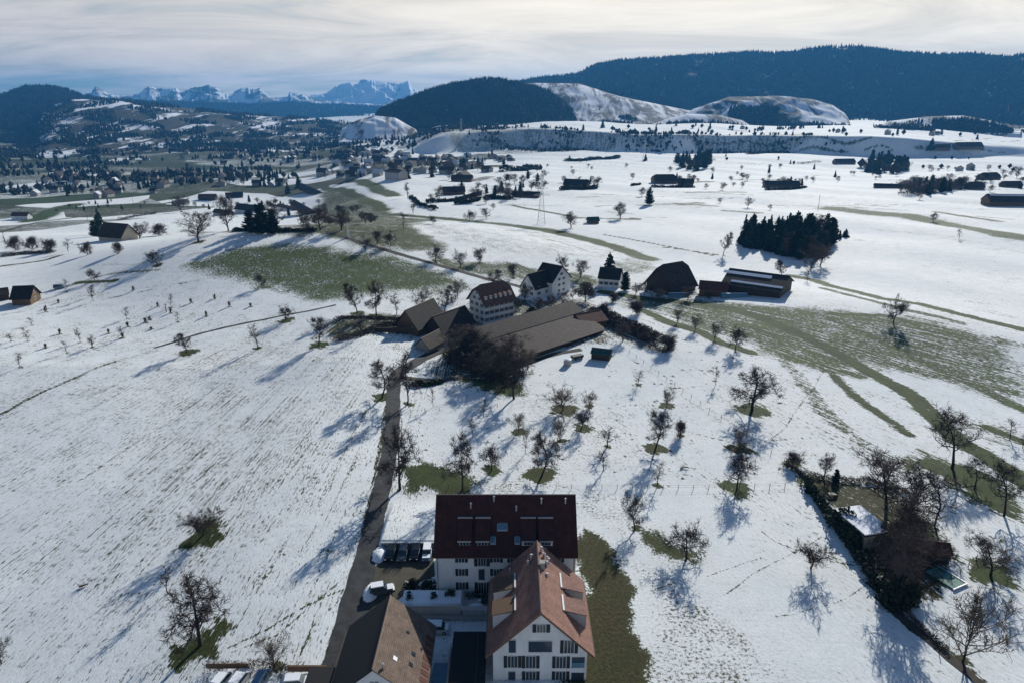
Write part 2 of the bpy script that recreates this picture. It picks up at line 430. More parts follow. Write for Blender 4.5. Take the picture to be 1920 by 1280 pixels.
band([(1580,425),(1760,440),(1920,475)], 14, 0.33)
band([(1000,375),(1300,380),(1500,378)], 7, 0.35)
area([(1130,548),(1300,560),(1560,578),(1700,592),(1930,640),(1930,765),(1800,722),(1640,692),(1540,692),(1450,662),(1300,612),(1180,578)], g=0.70, soft=.03)
area([(1500,600),(1640,612),(1760,660),(1930,740),(1930,765),(1800,722),(1640,692),(1560,660)], g=0.74)
band([(1130,548),(1222,561),(1312,570),(1380,581),(1440,600),(1485,619),(1537,645),(1590,675),(1642,705),(1680,724),(1717,746),(1755,784),(1800,829),(1837,847),(1894,889),(1925,910)], 6.0, 1.0, b=0.25, soft=0.3, wobble=0.25)
band([(1200,580),(1256,604),(1305,619),(1350,641),(1410,660)], 5, 0.95, soft=0.4)
band([(1312,572),(1410,609),(1481,660),(1556,694),(1605,703)], 6, 0.74)
band([(1556,589),(1661,592),(1720,612)], 4, 0.85); band([(1560,600),(1700,660),(1785,705),(1837,727),(1925,770)], 5, 0.85)
band([(1567,705),(1597,739),(1650,776),(1706,814)], 3.4, 0.85, b=0.3, soft=0.5)
band([(1477,682),(1507,720),(1537,765),(1612,825),(1669,860)], 5, 0.5, b=0.2)
band([(1477,517),(1530,526),(1575,540),(1650,559),(1725,570),(1800,589),(1925,619)], 6, 0.92, soft=0.4)
band([(1540,540),(1600,556),(1700,582),(1800,605)], 4, 0.75)
band([(1852,802),(1925,832)], 4, 0.95, b=0.3)
area([(1700,745),(1800,760),(1925,810),(1925,860),(1840,830),(1760,790)], g=0.42, b=0.4)
area([(1560,800),(1680,860),(1700,900),(1640,880),(1560,840)], g=0.36, b=0.2)
area([(1715,835),(1760,862),(1830,880),(1925,935),(1925,985),(1850,952),(1770,905),(1715,872)], g=1.0, b=0.35, soft=0.022)
area([(1680,860),(1730,855),(1740,890),(1700,885)], g=0.9, b=0.5)
# --- lawn by the gable house and its speckled edge
area([(1083,985),(1118,1000),(1160,1045),(1190,1110),(1205,1200),(1205,1300),(1060,1300),(1090,1100),(1080,1040)], g=1.0, b=0.95, soft=0.022)
area([(1150,1030),(1260,1080),(1380,1180),(1470,1300),(1190,1300),(1180,1150)], g=0.40, b=0.8, soft=0.06)
area([(900,760),(1150,720),(1330,800),(1350,900),(1100,905),(900,880)], g=.27, b=.7, soft=.05)
area([(1080,915),(1180,930),(1200,1000),(1150,1000),(1085,960)], g=0.33, b=0.5)
area([(820,905),(1100,905),(1110,925),(820,925)], g=0.38, b=0.6)
area([(755,868),(800,862),(850,880),(900,905),(870,930),(800,920),(752,932)], g=0.97, b=0.4, soft=0.022)
area([(862,712),(930,705),(980,715),(990,742),(950,750),(900,735)], g=1.0, b=0.3, soft=0.02)
area([(1185,985),(1240,1000),(1320,1040),(1300,1062),(1240,1040),(1195,1010)], g=0.92, b=0.6, soft=0.022)
area([(880,500),(1130,530),(1130,560),(1000,540),(900,530)], g=.5, b=.3)
area([(640,345),(760,400),(1100,445),(1230,480),(1140,500),(860,460),(700,420)], g=.36, soft=.03)
# --- farm surroundings, dull brown
area([(610,600),(680,585),(760,590),(790,620),(780,632),(700,632),(640,640),(600,640)], g=0.75, b=0.8)
area([(780,575),(1000,560),(1100,560),(1150,600),(1210,630),(1150,650),(1000,660),(960,720),(840,720),(790,700),(840,640),(780,620)], g=0.62, b=0.9)
area([(1100,575),(1180,600),(1260,640),(1250,665),(1180,650),(1110,620)], g=0.6, b=0.9)
area([(1210,555),(1330,550),(1360,560),(1230,565)], g=0.6, b=0.9)
area([(330,430),(620,430),(640,440),(560,448),(400,440)], g=0.55, b=0.6)
area([(580,400),(760,425),(740,470),(620,445)], g=0.7, b=0.7)
# --- garden strip by the cottage
area([(1470,865),(1560,900),(1660,910),(1700,940),(1800,1040),(1790,1090),(1700,1130),(1650,1130),(1560,960),(1510,900)], g=0.85, b=0.9, soft=0.022)
band([(1650,1120),(1720,1180),(1800,1240),(1860,1300)], 2.0, 0.95, b=1.0, soft=0.3)
# --- left side lines
band([(-10,782),(83,733),(150,703),(217,677)], 1.2, 0.75, b=0.8); band([(-10,770),(100,716),(200,680),(300,655)], 2.4, 0.36, b=0.5)
area([(0,590),(200,555),(330,545),(420,570),(300,640),(100,720),(-20,760)], g=0.2, b=0.3)
band([(-10,580),(150,556),(300,535),(370,526)], 4.0, 0.36, b=0.6); band([(0,590),(200,560),(350,530)], 0.9, 0.6, b=0.9)
band([(110,540),(200,515),(300,505)], 3, 0.6); band([(150,500),(260,495),(420,470)], 3, 0.4, b=0.4)
band([(150,530),(215,527)], 4, 0.8, b=0.3)
area([(-20,700),(330,640),(700,690),(690,900),(600,1290),(-20,1290)], b=.55, soft=.03)
area([(200,870),(290,780),(240,850),(60,940),(0,960),(-10,930)], g=0.26, b=0.4)
band([(60,415),(110,392),(140,385)], 30, 0.85)
band([(-10,500),(90,487),(110,480)], 5, 0.8, b=0.7)
# --- village land: a patchwork of thawed fields far off
area([(-300,212),(0,212),(400,212),(640,225),(770,255),(800,330),(620,338),(330,360),(300,372),(0,420),(-300,430)], p=0.88, mode='mix', soft=0.05)
area([(640,225),(900,245),(960,300),(850,335),(760,335)], p=0.45, mode='mix', soft=0.03)
# --- grass rings under trees are added from the tree tables
band([(428,1214),(500,1180),(560,1142),(642,1105)], .5, .62); band([(435,1222),(520,1190),(600,1120),(648,1080)], .4, .6); band([(560,1230),(590,1170),(640,1120)], .4, .55)
band([(0,962),(150,900),(300,800)], .8, .42); band([(250,1000),(420,905),(560,830),(660,760)], .9, .36)
band([(600,940),(640,860),(690,760)], 1.2, .4); band([(560,1000),(620,920),(680,830),(700,770)], 1.0, .38)
for _a in range(80):
    _x, _y = rngG.uniform(860, 1900), rngG.uniform(236, 420)
    band([(_x, _y), (_x + rngG.uniform(30, 140), _y + rngG.uniform(-3, 6))], rngG.uniform(3, 14), rngG.uniform(.38, .72), b=rngG.uniform(.2, .8))
area([(1240,365),(1500,362),(1700,372),(1700,395),(1400,398),(1240,385)], g=.3)
area([(1560,440),(1920,470),(1920,530),(1700,500)], g=.27)
area([(1000,300),(1500,300),(1500,330),(1000,330)], g=.3, b=.4, soft=.08)
area([(760,248),(1100,245),(1520,250),(1560,276),(1480,284),(1100,284),(780,276)], g=.5, b=.6, soft=.01)
for _a in range(16):
    _x, _y = rngG.uniform(780, 1560), rngG.uniform(700, 1240)
    if 800 < _x < 1210 and _y > 900: continue
    _p = [(_x, _y)]; _t = rngG.uniform(-.6, .6)
    for _k in range(6): _t += rngG.uniform(-.35, .35); _x += 38 * math.cos(_t); _y += 30 * math.sin(_t); _p.append((_x, min(_y, 1290)))
    band(_p, .35, rngG.uniform(.5, .66), b=.5, wobble=.3)
for _a in range(7):
    _x, _y = rngG.uniform(20, 300), rngG.uniform(700, 1200); _p = [(_x + 55 * k, _y - 38 * k + rngG.uniform(-6, 6)) for k in range(6)]
    band(_p, .3, .5, b=.5); band([(u_ + 7, v_ + 3) for u_, v_ in _p], .3, .48, b=.5)
# grassy margins of the road
band([(612,1240),(640,1150),(668,1050),(690,960),(705,880),(716,820),(724,760)], 1.2, .7, b=.9); band([(752,880),(752,820),(752,760)], .8, .6, b=.8)
# ------------------------------------------------------------------ bare trees: tables (photo pixels of base, top row, crown width)
# kinds: pear (tall, gnarled), apple (low, round), vase (fan of straight limbs), dense (fine round crown), lean, slim, shrub
TREES = [
 # x, y, top, width, kind, ring radius in m (or 0), label
 (380,1003,942,78,'apple',4.4,'broad low bare tree on a green patch, alone in the big snowfield'),
 (376,1210,1073,118,'pear',4.6,'largest bare tree of the snowfield west of the road, green ring around its trunk'),
 (315,1112,1056,26,'slim',0,'thin young bare tree just behind the largest tree of the snowfield'),
 (3,1243,1198,44,'apple',0,'bare tree cut by the picture edge, in the bottom corner of the snowfield'),
 (515,1252,1188,66,'vase',1.2,'fine-twigged bare tree above the hedge and parked cars at the bottom'),
 (350,661,617,36,'pear',3.2,'small dark bare tree at the end of the thin path, with a long shadow'),
 (482,653,603,24,'slim',1.6,'narrow bare tree between the thin path and the big snowfield'),
 (535,601,569,30,'apple',3.2,'small round bare tree right beside the thin path'),
 (597,648,591,38,'pear',3.6,'dark bare tree at the edge of the brown garden strip west of the farm'),
 (295,498,466,32,'apple',2.5,'small round bare tree on the snow slope below the hilltop'),
 (178,526,500,26,'apple',0,'small bare tree on a green streak near the edge house'),
 (492,538,509,24,'apple',0,'faint little bare tree within the speckled green knoll'),
 (372,454,394,56,'dense',3.5,'big reddish brown round tree on the snow slope beside the hilltop farm'),
 (670,588,525,42,'pear',3.0,'tall bare tree on the brown bank, first of the pair behind the garden strip'),
 (706,592,522,44,'pear',3.0,'tall bare tree on the brown bank with a forked open crown'),
 (743,590,545,26,'slim',0,'slender bare tree between the tall pair and the white farmhouse'),
 (676,632,585,26,'slim',0,'slender bare tree on the brown garden strip'),
 (793,582,534,40,'vase',0,'pale open bare tree behind the dark roofed barns'),
 (834,590,535,44,'pear',0,'dark bare tree just west of the white farmhouse'),
 (858,560,520,30,'vase',0,'light bare tree behind the white farmhouse, near the country lane'),
 (817,490,459,34,'apple',2.5,'bare tree beside the country lane, nearest the green knoll of the three'),
 (864,502,466,28,'apple',2.0,'middle bare tree of the three beside the country lane'),
 (900,494,461,28,'apple',2.0,'bare tree beside the country lane, farthest along of the three'),
 (931,548,504,30,'pear',0,'dark bare tree at the lane bend before the twin white houses'),
 (962,522,489,24,'apple',1.5,'bare tree between lane and twin white houses'),
 (1058,506,476,28,'apple',2.0,'bare tree behind the twin white houses'),
 (1088,522,486,30,'dense',0,'brownish bare tree behind the clipped dome tree'),
 (686,472,441,22,'apple',0,'small bare tree on the green bank beside the lane'),
 (707,458,428,22,'apple',0,'bare tree on the green bank just above the lane'),
 (733,462,432,24,'apple',0,'bare tree on the green bank with round crown'),
 (757,430,396,18,'slim',0,'narrow bare tree at the outer tip of the green bank'),
 (813,420,402,18,'apple',0,'tiny bare tree on the green streak east of the bank'),
 (880,416,393,24,'apple',0,'round bare tree by the diagonal green streak'),
 (912,410,389,20,'dense',0,'pale round tree by the diagonal green streak'),
 (1163,411,379,28,'dense',0,'lone round tree standing on the white plain beyond the farm'),
 (1071,427,396,28,'dense',0,'round tree beside the small dark field hut'),
 (1356,479,432,26,'pear',0,'tall bare tree at the edge of the conifer grove shadow'),
 (1465,521,484,26,'pear',2.0,'bare tree behind the long cattle shed'),
 (1513,527,488,14,'slim',0,'thin bare tree on the green verge past the long cattle shed'),
 (1402,390,369,18,'dense',0,'small round tree on the plain above the conifer grove'),
 (1350,382,371,11,'dense',0,'tiny round tree on the plain, smaller of two above the grove'),
 (1444,394,383,10,'dense',0,'tiny tree on the plain straight above the grove'),
 (1798,448,428,14,'slim',0,'lone small tree in the broad white field by a green streak'),
 (1675,606,553,44,'apple',2.6,'lone bare tree on the speckled slope beyond the green stripes'),
 (1270,606,574,26,'vase',0,'first faint bare tree in the green row below the cattle shed'),
 (1303,620,588,30,'vase',0,'second faint bare tree in the green row below the cattle shed'),
 (1340,637,600,34,'vase',0,'third bare tree in the green row, pale twigs'),
 (1379,657,609,38,'apple',0,'fourth and darkest bare tree in the green row'),
 (1220,560,532,22,'slim',0,'slim tree at the corner of the big dark barn'),
 (716,745,672,54,'pear',3.0,'bare tree west of the road bend with brushwood at its foot'),
 (764,758,650,46,'pear',1.6,'tall dark tree east of the road bend'),
 (964,748,648,66,'pear',0,'tall dark tree in the green patch below the long barn'),
 (948,722,640,58,'pear',0,'tree with thick trunk just behind the one in the green patch'),
 (750,918,790,84,'pear',0,'tall crooked bare tree standing right beside the road'),
 (866,920,803,64,'pear',1.4,'tall narrow dark tree behind the wide red roof'),
 (921,882,824,46,'apple',2.6,'round bare tree between the two tall ones behind the wide roof'),
 (1015,892,808,62,'pear',4.0,'full dark bare tree on an olive green ring, behind the wide roof'),
 (1056,768,719,60,'vase',4.0,'broad fine-twigged tree in the orchard on a brown ring'),
 (1105,762,730,32,'vase',1.5,'smaller fine-twigged tree close to the broad one'),
 (972,810,768,36,'vase',2.2,'small spreading orchard tree nearest the green patch'),
 (1090,803,756,40,'apple',2.6,'orchard tree with brown ring just in front of the broad fine one'),
 (1051,826,779,34,'vase',1.4,'small orchard tree without a green ring, mid orchard'),
 (1138,838,795,36,'slim',1.0,'sparse young orchard tree with thin pale twigs'),
 (1228,842,764,50,'pear',3.2,'tall orchard tree on a green ring, mid orchard'),
 (1250,762,724,32,'vase',2.4,'low orchard tree beside the diagonal fence'),
 (1410,770,685,96,'pear',4.4,'large wide bare tree on a green oval, on the open slope'),
 (1342,720,684,14,'slim',0,'very thin sapling above the large wide slope tree'),
 (1385,842,795,44,'vase',3.2,'low twiggy tree on a dark brown ring, below the large slope tree'),
 (1382,916,842,60,'apple',3.6,'bare tree on a green oval halfway between orchard and cottage'),
 (1232,912,861,26,'slim',1.3,'slender orchard tree with a small brown foot'),
 (1191,992,916,52,'apple',1.3,'open crooked bare tree just beyond the wide house corner'),
 (1288,1046,984,78,'apple',0,'low wide bare tree on the olive patch in the east field'),
 (1520,1064,1003,68,'apple',0,'low spreading bare tree in the snow below the cottage hedge'),
 (1196,722,692,20,'slim',1.4,'tiny bare tree at the diagonal fence'),
 (1275,818,785,24,'shrub',1.2,'small twiggy shrub between orchard and diagonal fence'),
 (1130,882,838,26,'slim',0,'see-through sapling in the lower orchard'),
 (985,850,800,22,'slim',0,'thin sapling in the middle orchard'),
 (886,820,778,18,'slim',0,'faint sapling behind the tall narrow tree'),
 (812,762,722,16,'slim',0,'tiny sapling next to the road bend tree'),
 (906,782,744,16,'slim',0,'tiny sapling at the upper orchard edge'),
 (1208,640,622,22,'shrub',0,'brown shrub at the end of the brown thicket'),
 (1785,878,764,104,'lean',0,'large leaning bare tree on the dark green bank at the east edge'),
 (1826,917,856,56,'lean',0,'small leaning tree on the dark green bank'),
 (1882,968,862,84,'lean',0,'big crooked tree on the dark green bank, lowest of the three'),
 (1893,824,784,30,'slim',0,'small bare tree on the upper green strip at the east edge'),
 (1918,840,800,24,'slim',0,'bare tree cut by the east picture edge on the upper green strip'),
 (1858,1078,1005,84,'dense',4.0,'round fine-twigged tree on a green oval by the garden path'),
 (1805,1240,1092,122,'vase',1.2,'big fan-shaped bare tree standing beside the dark path'),
 (1662,955,852,104,'dense',0,'broad dense bare tree behind the snow roofed cottage'),
 (1705,965,868,90,'dense',0,'dense bare tree next to the cottage, second of the close pair'),
 (1690,1120,985,92,'dense',0,'tall dense tree in the garden thicket'),
 (1655,1085,960,70,'pear',0,'tall tree in the garden thicket nearest the cottage'),
 (1700,1030,920,80,'dense',0,'dense tree in the upper garden thicket'),
 (1752,985,905,60,'slim',0,'slim tree behind the red shed roof'),
 (1486,872,845,34,'shrub',2.4,'low brown shrub at the tip of the garden hedge'),
 (1545,892,846,34,'dense',0,'upright reddish shrub tree at the top of the garden'),
 (870,668,606,80,'dense',0,'wide brown leafless tree in the thicket by the long barn'),
 (905,690,624,86,'pear',0,'greyish leafless tree in the thicket by the long barn'),
 (848,672,620,60,'vase',0,'brown leafless tree at the road end of the barn thicket'),
 (955,700,628,80,'dense',0,'brown leafless tree at the barn corner'),
 (925,705,650,74,'vase',0,'low leafless tree in front of the barn thicket'),
 (990,690,648,50,'vase',0,'leafless tree at the near eave of the long barn'),
 (1255,655,622,34,'shrub',0,'dark shrub beyond the brown thicket'),
 (1195,590,560,30,'shrub',0,'small twiggy tree above the brown thicket'),
 (1168,640,606,34,'dense',0,'brown tree within the thicket past the long barn'),
 (1130,600,566,34,'shrub',0,'shrubby tree behind the end of the long barn'),
 (428,434,362,40,'dense',0,'reddish bare tree in front of the hilltop farmhouses'),
 (520,425,370,40,'dense',0,'brown round tree beside the hilltop farm sheds'),
 (600,432,384,44,'dense',0,'brown tree at the end of the hilltop farm'),
 (640,432,392,40,'dense',0,'brown tree on the green bank past the hilltop farm'),
 (575,438,396,30,'apple',0,'low dark tree on the hilltop crest'),
 (340,398,364,38,'dense',0,'brown round tree behind the hilltop snow slope'),
 (1520,505,458,44,'dense',0,'brown leafless tree at the near corner of the conifer grove'),
 (1538,498,455,40,'dense',0,'second brown leafless tree at the corner of the conifer grove'),
 (1532,452,400,40,'dense',0,'pale leafless tree rising behind the conifer grove'),
 (30,470,440,26,'shrub',0,'low shrub tree, first in the lowland row near the picture edge'),
 (62,468,442,26,'shrub',0,'tall shrub tree in the middle of the lowland row'),
 (95,472,444,24,'shrub',0,'shrub tree in the lowland row beside the taller one'),
 (128,472,446,16,'slim',0,'slim tree at the inner end of the lowland row'),
 (165,478,452,20,'shrub',0,'greenish shrub in front of the lowland barn'),
 (222,476,452,20,'shrub',0,'small dark shrub below the lowland barn'),
 (262,448,416,44,'dense',0,'grey bare tree beside the lowland barn'),
 (300,442,418,30,'shrub',0,'bushy tree between lowland barn and snow slope'),
 (775,400,376,14,'slim',0,'little tree at the start of the far field hedge'),
 (764,372,340,12,'slim',0,'reddish slim tree at the bend of the far field hedge'),
 (824,372,348,26,'dense',0,'pale round tree before the far field barn'),
 (888,380,350,28,'dense',0,'pale tree on the wedge hedge in the far fields'),
 (1120,352,334,14,'slim',0,'thin tree next to the lonely hamlet roof'),
 (1085,345,330,14,'slim',0,'thin tree behind the lonely hamlet roof'),
]
SAPLINGS = [(38,688,30),(52,640,28),(85,585,10),(150,642,30),(175,565,32),(172,555,22),(125,548,26),(112,626,14),(86,652,12),(125,662,26),(110,568,10),
  (238,598,24),(230,633,12),(174,650,20),(204,625,12),(281,600,10),(320,587,14),(296,575,12),(333,604,20),(273,605,14),(240,613,14),(284,618,8),(321,576,26),(387,593,14),(358,568,12),(230,635,26),(173,652,26),(86,580,10),(403,560,12),(430,575,14),(470,575,10),(250,545,12),(60,610,16),(20,640,16)]
for t in TREES:
    if t[5] > 0:
        p = at(t[0], t[1]); far = math.hypot(p.x, p.y)
        spot(p.x + 0.2, p.y + 0.3, t[5], t[5] * 1.05, 0.97, 0.3 if t[4] != 'vase' else 0.7)
for sx_, sy_, sh_ in SAPLINGS:
    p = at(sx_, sy_); spot(p.x, p.y, 0.9, 0.9, 0.75, 0.6)
# scatter of small weeds and molehills in the orchard
for i in range(120):
    px, py = rngG.uniform(760, 1300), rngG.uniform(700, 920)
    p = at(px, py); spot(p.x, p.y, rngG.uniform(.2, .7), rngG.uniform(.2, .6), 0.7, 0.8)
for i in range(70):
    px, py = rngG.uniform(1180, 1560), rngG.uniform(590, 760)
    p = at(px, py); spot(p.x, p.y, rngG.uniform(.3, 1.1), rngG.uniform(.3, .9), 0.7, 0.7)

# flow coordinates: the direction in which the tufts and drill rows run
Pc = np.array([-25., 406.]); Pd = np.array([-40., 330.])
dx, dy = VX - Pc[0], VY - Pc[1]
uL = np.arctan2(dx, -dy) * 300; vL = np.hypot(dx, dy)
dx, dy = VX - Pd[0], VY - Pd[1]
uR = np.arctan2(dx, -dy + 60) * 170; vR = np.hypot(dx, dy)
wgt = sst(-6, 18, VX - 0.0 * VY)
aL = (VX < 0.02 * VY - 6)
flow = np.zeros((len(V), 3))
flow[:, 0] = np.where(aL, uL, uR + 1000); flow[:, 1] = np.where(aL, vL, vR)
aniso = np.where(aL, sst(-10, -24, VX), sst(20, 60, VX + (VY - 110) * 0.25)) * np.where(aL, 1 - 0.8 * sst(200, 300, VR), 1 - 0.4 * sst(250, 500, VR))

gme = np_mesh('ground', V, GF, [], smooth=True)
ca = gme.attributes.new('mask', 'FLOAT_COLOR', 'POINT')
ca.data.foreach_set('color', np.stack([grass, brown, patch, stain], 1).astype(np.float32).ravel())
va = gme.attributes.new('flow', 'FLOAT_VECTOR', 'POINT'); va.data.foreach_set('vector', flow.astype(np.float32).ravel())
fa = gme.attributes.new('aniso', 'FLOAT', 'POINT'); fa.data.foreach_set('value', aniso.astype(np.float32))
del GX, GY, AZ, RD

def ground_material():
    m = bpy.data.materials.new('snow_and_grass'); m.use_nodes = True
    t = m.node_tree; b = t.nodes['Principled BSDF']
    am = N(t, 'ShaderNodeAttribute', attribute_name='mask'); af = N(t, 'ShaderNodeAttribute', attribute_name='flow'); aa = N(t, 'ShaderNodeAttribute', attribute_name='aniso')
    s = N(t, 'ShaderNodeSeparateColor'); L(t, am.outputs['Color'], s.inputs[0])
    g, br, pt = s.outputs[0], s.outputs[1], s.outputs[2]; stn = am.outputs['Alpha']
    geo = N(t, 'ShaderNodeNewGeometry'); pos = geo.outputs['Position']
    mp1 = N(t, 'ShaderNodeMapping'); mp1.inputs['Scale'].default_value = (1.3, 0.28, 1); L(t, af.outputs['Vector'], mp1.inputs[0])
    na = N(t, 'ShaderNodeTexNoise', i_Scale=2.5, i_Detail=3.0, i_Roughness=0.75); L(t, mp1.outputs[0], na.inputs['Vector'])
    ni = N(t, 'ShaderNodeTexNoise', i_Scale=1.7, i_Detail=4.0, i_Roughness=0.78); L(t, pos, ni.inputs['Vector'])
    nf = N(t, 'ShaderNodeTexNoise', i_Scale=0.16, i_Detail=6.0, i_Roughness=0.72); L(t, pos, nf.inputs['Vector'])
    nl = N(t, 'ShaderNodeTexNoise', i_Scale=0.018, i_Detail=5.0, i_Roughness=0.6); L(t, pos, nl.inputs['Vector'])
    nd = N(t, 'ShaderNodeMix'); nd.data_type = 'FLOAT'; L(t, MATH(t, 'MULTIPLY', aa.outputs['Fac'], 0.8), nd.inputs[0]); L(t, ni.outputs[0], nd.inputs[2]); L(t, na.outputs[0], nd.inputs[3])
    fine = SMOOTH(t, nd.outputs[0], 0.22, 0.78)
    # patchwork of far fields
    mpv = N(t, 'ShaderNodeMapping'); mpv.inputs['Rotation'].default_value = (0, 0, 0.5); mpv.inputs['Scale'].default_value = (0.0055, 0.0085, 0.001); L(t, pos, mpv.inputs[0])
    vo = N(t, 'ShaderNodeTexVoronoi', i_Scale=1.0, i_Randomness=0.9); L(t, mpv.outputs[0], vo.inputs['Vector'])
    vs = N(t, 'ShaderNodeSeparateColor'); L(t, vo.outputs['Color'], vs.inputs[0])
    isf = MATH(t, 'LESS_THAN', vs.outputs[0], pt)
    g2 = MATH(t, 'MAXIMUM', g, MATH(t, 'MULTIPLY', isf, MATH(t, 'ADD', 0.5, MATH(t, 'MULTIPLY', vs.outputs[1], 0.5))))
    big = MATH(t, 'MULTIPLY', MATH(t, 'SUBTRACT', nl.outputs[0], 0.5), 0.5)
    mid = MATH(t, 'MULTIPLY', MATH(t, 'SUBTRACT', nf.outputs[0], 0.5), 0.75)
    mp2 = N(t, 'ShaderNodeMapping'); mp2.inputs['Scale'].default_value = (1.5, 0.035, 1); L(t, af.outputs['Vector'], mp2.inputs[0])
    nr = N(t, 'ShaderNodeTexNoise', i_Scale=1.0, i_Detail=2.0, i_Roughness=0.6); L(t, mp2.outputs[0], nr.inputs['Vector'])
    rowm = MATH(t, 'MULTIPLY', MATH(t, 'SUBTRACT', nr.outputs[0], 0.5), MATH(t, 'MULTIPLY', aa.outputs['Fac'], 1.15))
    val = MATH(t, 'ADD', MATH(t, 'ADD', fine, rowm), MATH(t, 'ADD', big, mid))
    thr = MATH(t, 'SUBTRACT', 1.02, MATH(t, 'MULTIPLY', g2, 1.12))
    cover = SMOOTH(t, MATH(t, 'SUBTRACT', val, thr), -0.08, 0.2)
    green = MIXC(t, SMOOTH(t, nf.outputs[0], 0.35, 0.65), (0.019, 0.038, 0.006), (0.050, 0.082, 0.016))
    brw = MIXC(t, SMOOTH(t, ni.outputs[0], 0.3, 0.7), (0.030, 0.026, 0.009), (0.058, 0.045, 0.018))
    gc = MIXC(t, MATH(t, 'MULTIPLY', br, SMOOTH(t, nf.outputs[0], 0.3, 0.6, 0.5, 1.0)), green, brw)
    gv = N(t, 'ShaderNodeVectorMath', operation='SCALE'); L(t, gc, gv.inputs[0]); L(t, SMOOTH(t, ni.outputs[0], 0.25, 0.75, 0.55, 1.5), gv.inputs['Scale']); gc = gv.outputs[0]
    gc = MIXC(t, MATH(t, 'MULTIPLY', isf, 0.6), gc, MIXC(t, vs.outputs[2], (0.03, 0.05, 0.02), (0.07, 0.055, 0.035)))
    sc = MIXC(t, SMOOTH(t, nl.outputs[0], 0.35, 0.65), (0.75, 0.78, 0.79), (0.84, 0.85, 0.84))
    sv = N(t, 'ShaderNodeVectorMath', operation='SCALE'); L(t, sc, sv.inputs[0]); L(t, MATH(t, 'MULTIPLY', SMOOTH(t, fine, 0.2, 1.0, 1.03, 0.86), SMOOTH(t, nf.outputs[0], 0.3, 0.7, 1.03, 0.93)), sv.inputs['Scale']); sc = sv.outputs[0]
    L(t, MIXC(t, MATH(t, 'MULTIPLY', stn, 0.8), MIXC(t, cover, sc, gc), (0.05, 0.045, 0.035)), b.inputs['Base Color'])
    b.inputs['Roughness'].default_value = 0.85; b.inputs['Specular IOR Level'].default_value = 0.15
    bn = N(t, 'ShaderNodeBump', i_Strength=0.55, i_Distance=0.25)
    L(t, MATH(t, 'SUBTRACT', MATH(t, 'MULTIPLY', fine, 0.35), MATH(t, 'MULTIPLY', cover, 0.3)), bn.inputs['Height']); L(t, bn.outputs[0], b.inputs['Normal'])
    return m
M['ground'] = ground_material()
gme.materials.append(M['ground'])
tag(link('ground', gme), kind='structure')

# ------------------------------------------------------------------ hills and mountains
def hill_material(name, snow_amt, streak, green_amt=0.0, wood=0.0, rock=(0.05, 0.05, 0.05), sc=1.0, contrast=0.1):
    m = bpy.data.materials.new(name); m.use_nodes = True
    t = m.node_tree; b = t.nodes['Principled BSDF']; b.inputs['Roughness'].default_value = 0.9; b.inputs['Specular IOR Level'].default_value = 0.1
    geo = N(t, 'ShaderNodeNewGeometry'); pos = geo.outputs['Position']
    m1 = N(t, 'ShaderNodeMapping'); m1.inputs['Scale'].default_value = (0.02 * sc, 0.004 * sc, 0.012 * sc); m1.inputs['Rotation'].default_value = (0, 0, R(streak)); L(t, pos, m1.inputs[0])
    a = N(t, 'ShaderNodeTexNoise', i_Scale=1.0, i_Detail=6.0, i_Roughness=0.7, i_Distortion=0.6); L(t, m1.outputs[0], a.inputs['Vector'])
    c = N(t, 'ShaderNodeTexNoise', i_Scale=0.006 * sc, i_Detail=5.0, i_Roughness=0.6); L(t, pos, c.inputs['Vector'])
    v = MATH(t, 'ADD', MATH(t, 'MULTIPLY', a.outputs[0], 0.6), MATH(t, 'MULTIPLY', c.outputs[0], 0.4))
    cover = SMOOTH(t, v, snow_amt - contrast / 2, snow_amt + contrast / 2)
    gcol = MIXC(t, SMOOTH(t, c.outputs[0], 0.4, 0.6), rock, (0.06, 0.055, 0.03))
    L(t, MIXC(t, cover, (0.80, 0.82, 0.86), gcol), b.inputs['Base Color'])
    bn = N(t, 'ShaderNodeBump', i_Strength=0.6, i_Distance=8.0 / sc); L(t, a.outputs[0], bn.inputs['Height']); L(t, bn.outputs[0], b.inputs['Normal'])
    return m
HILLS = {}
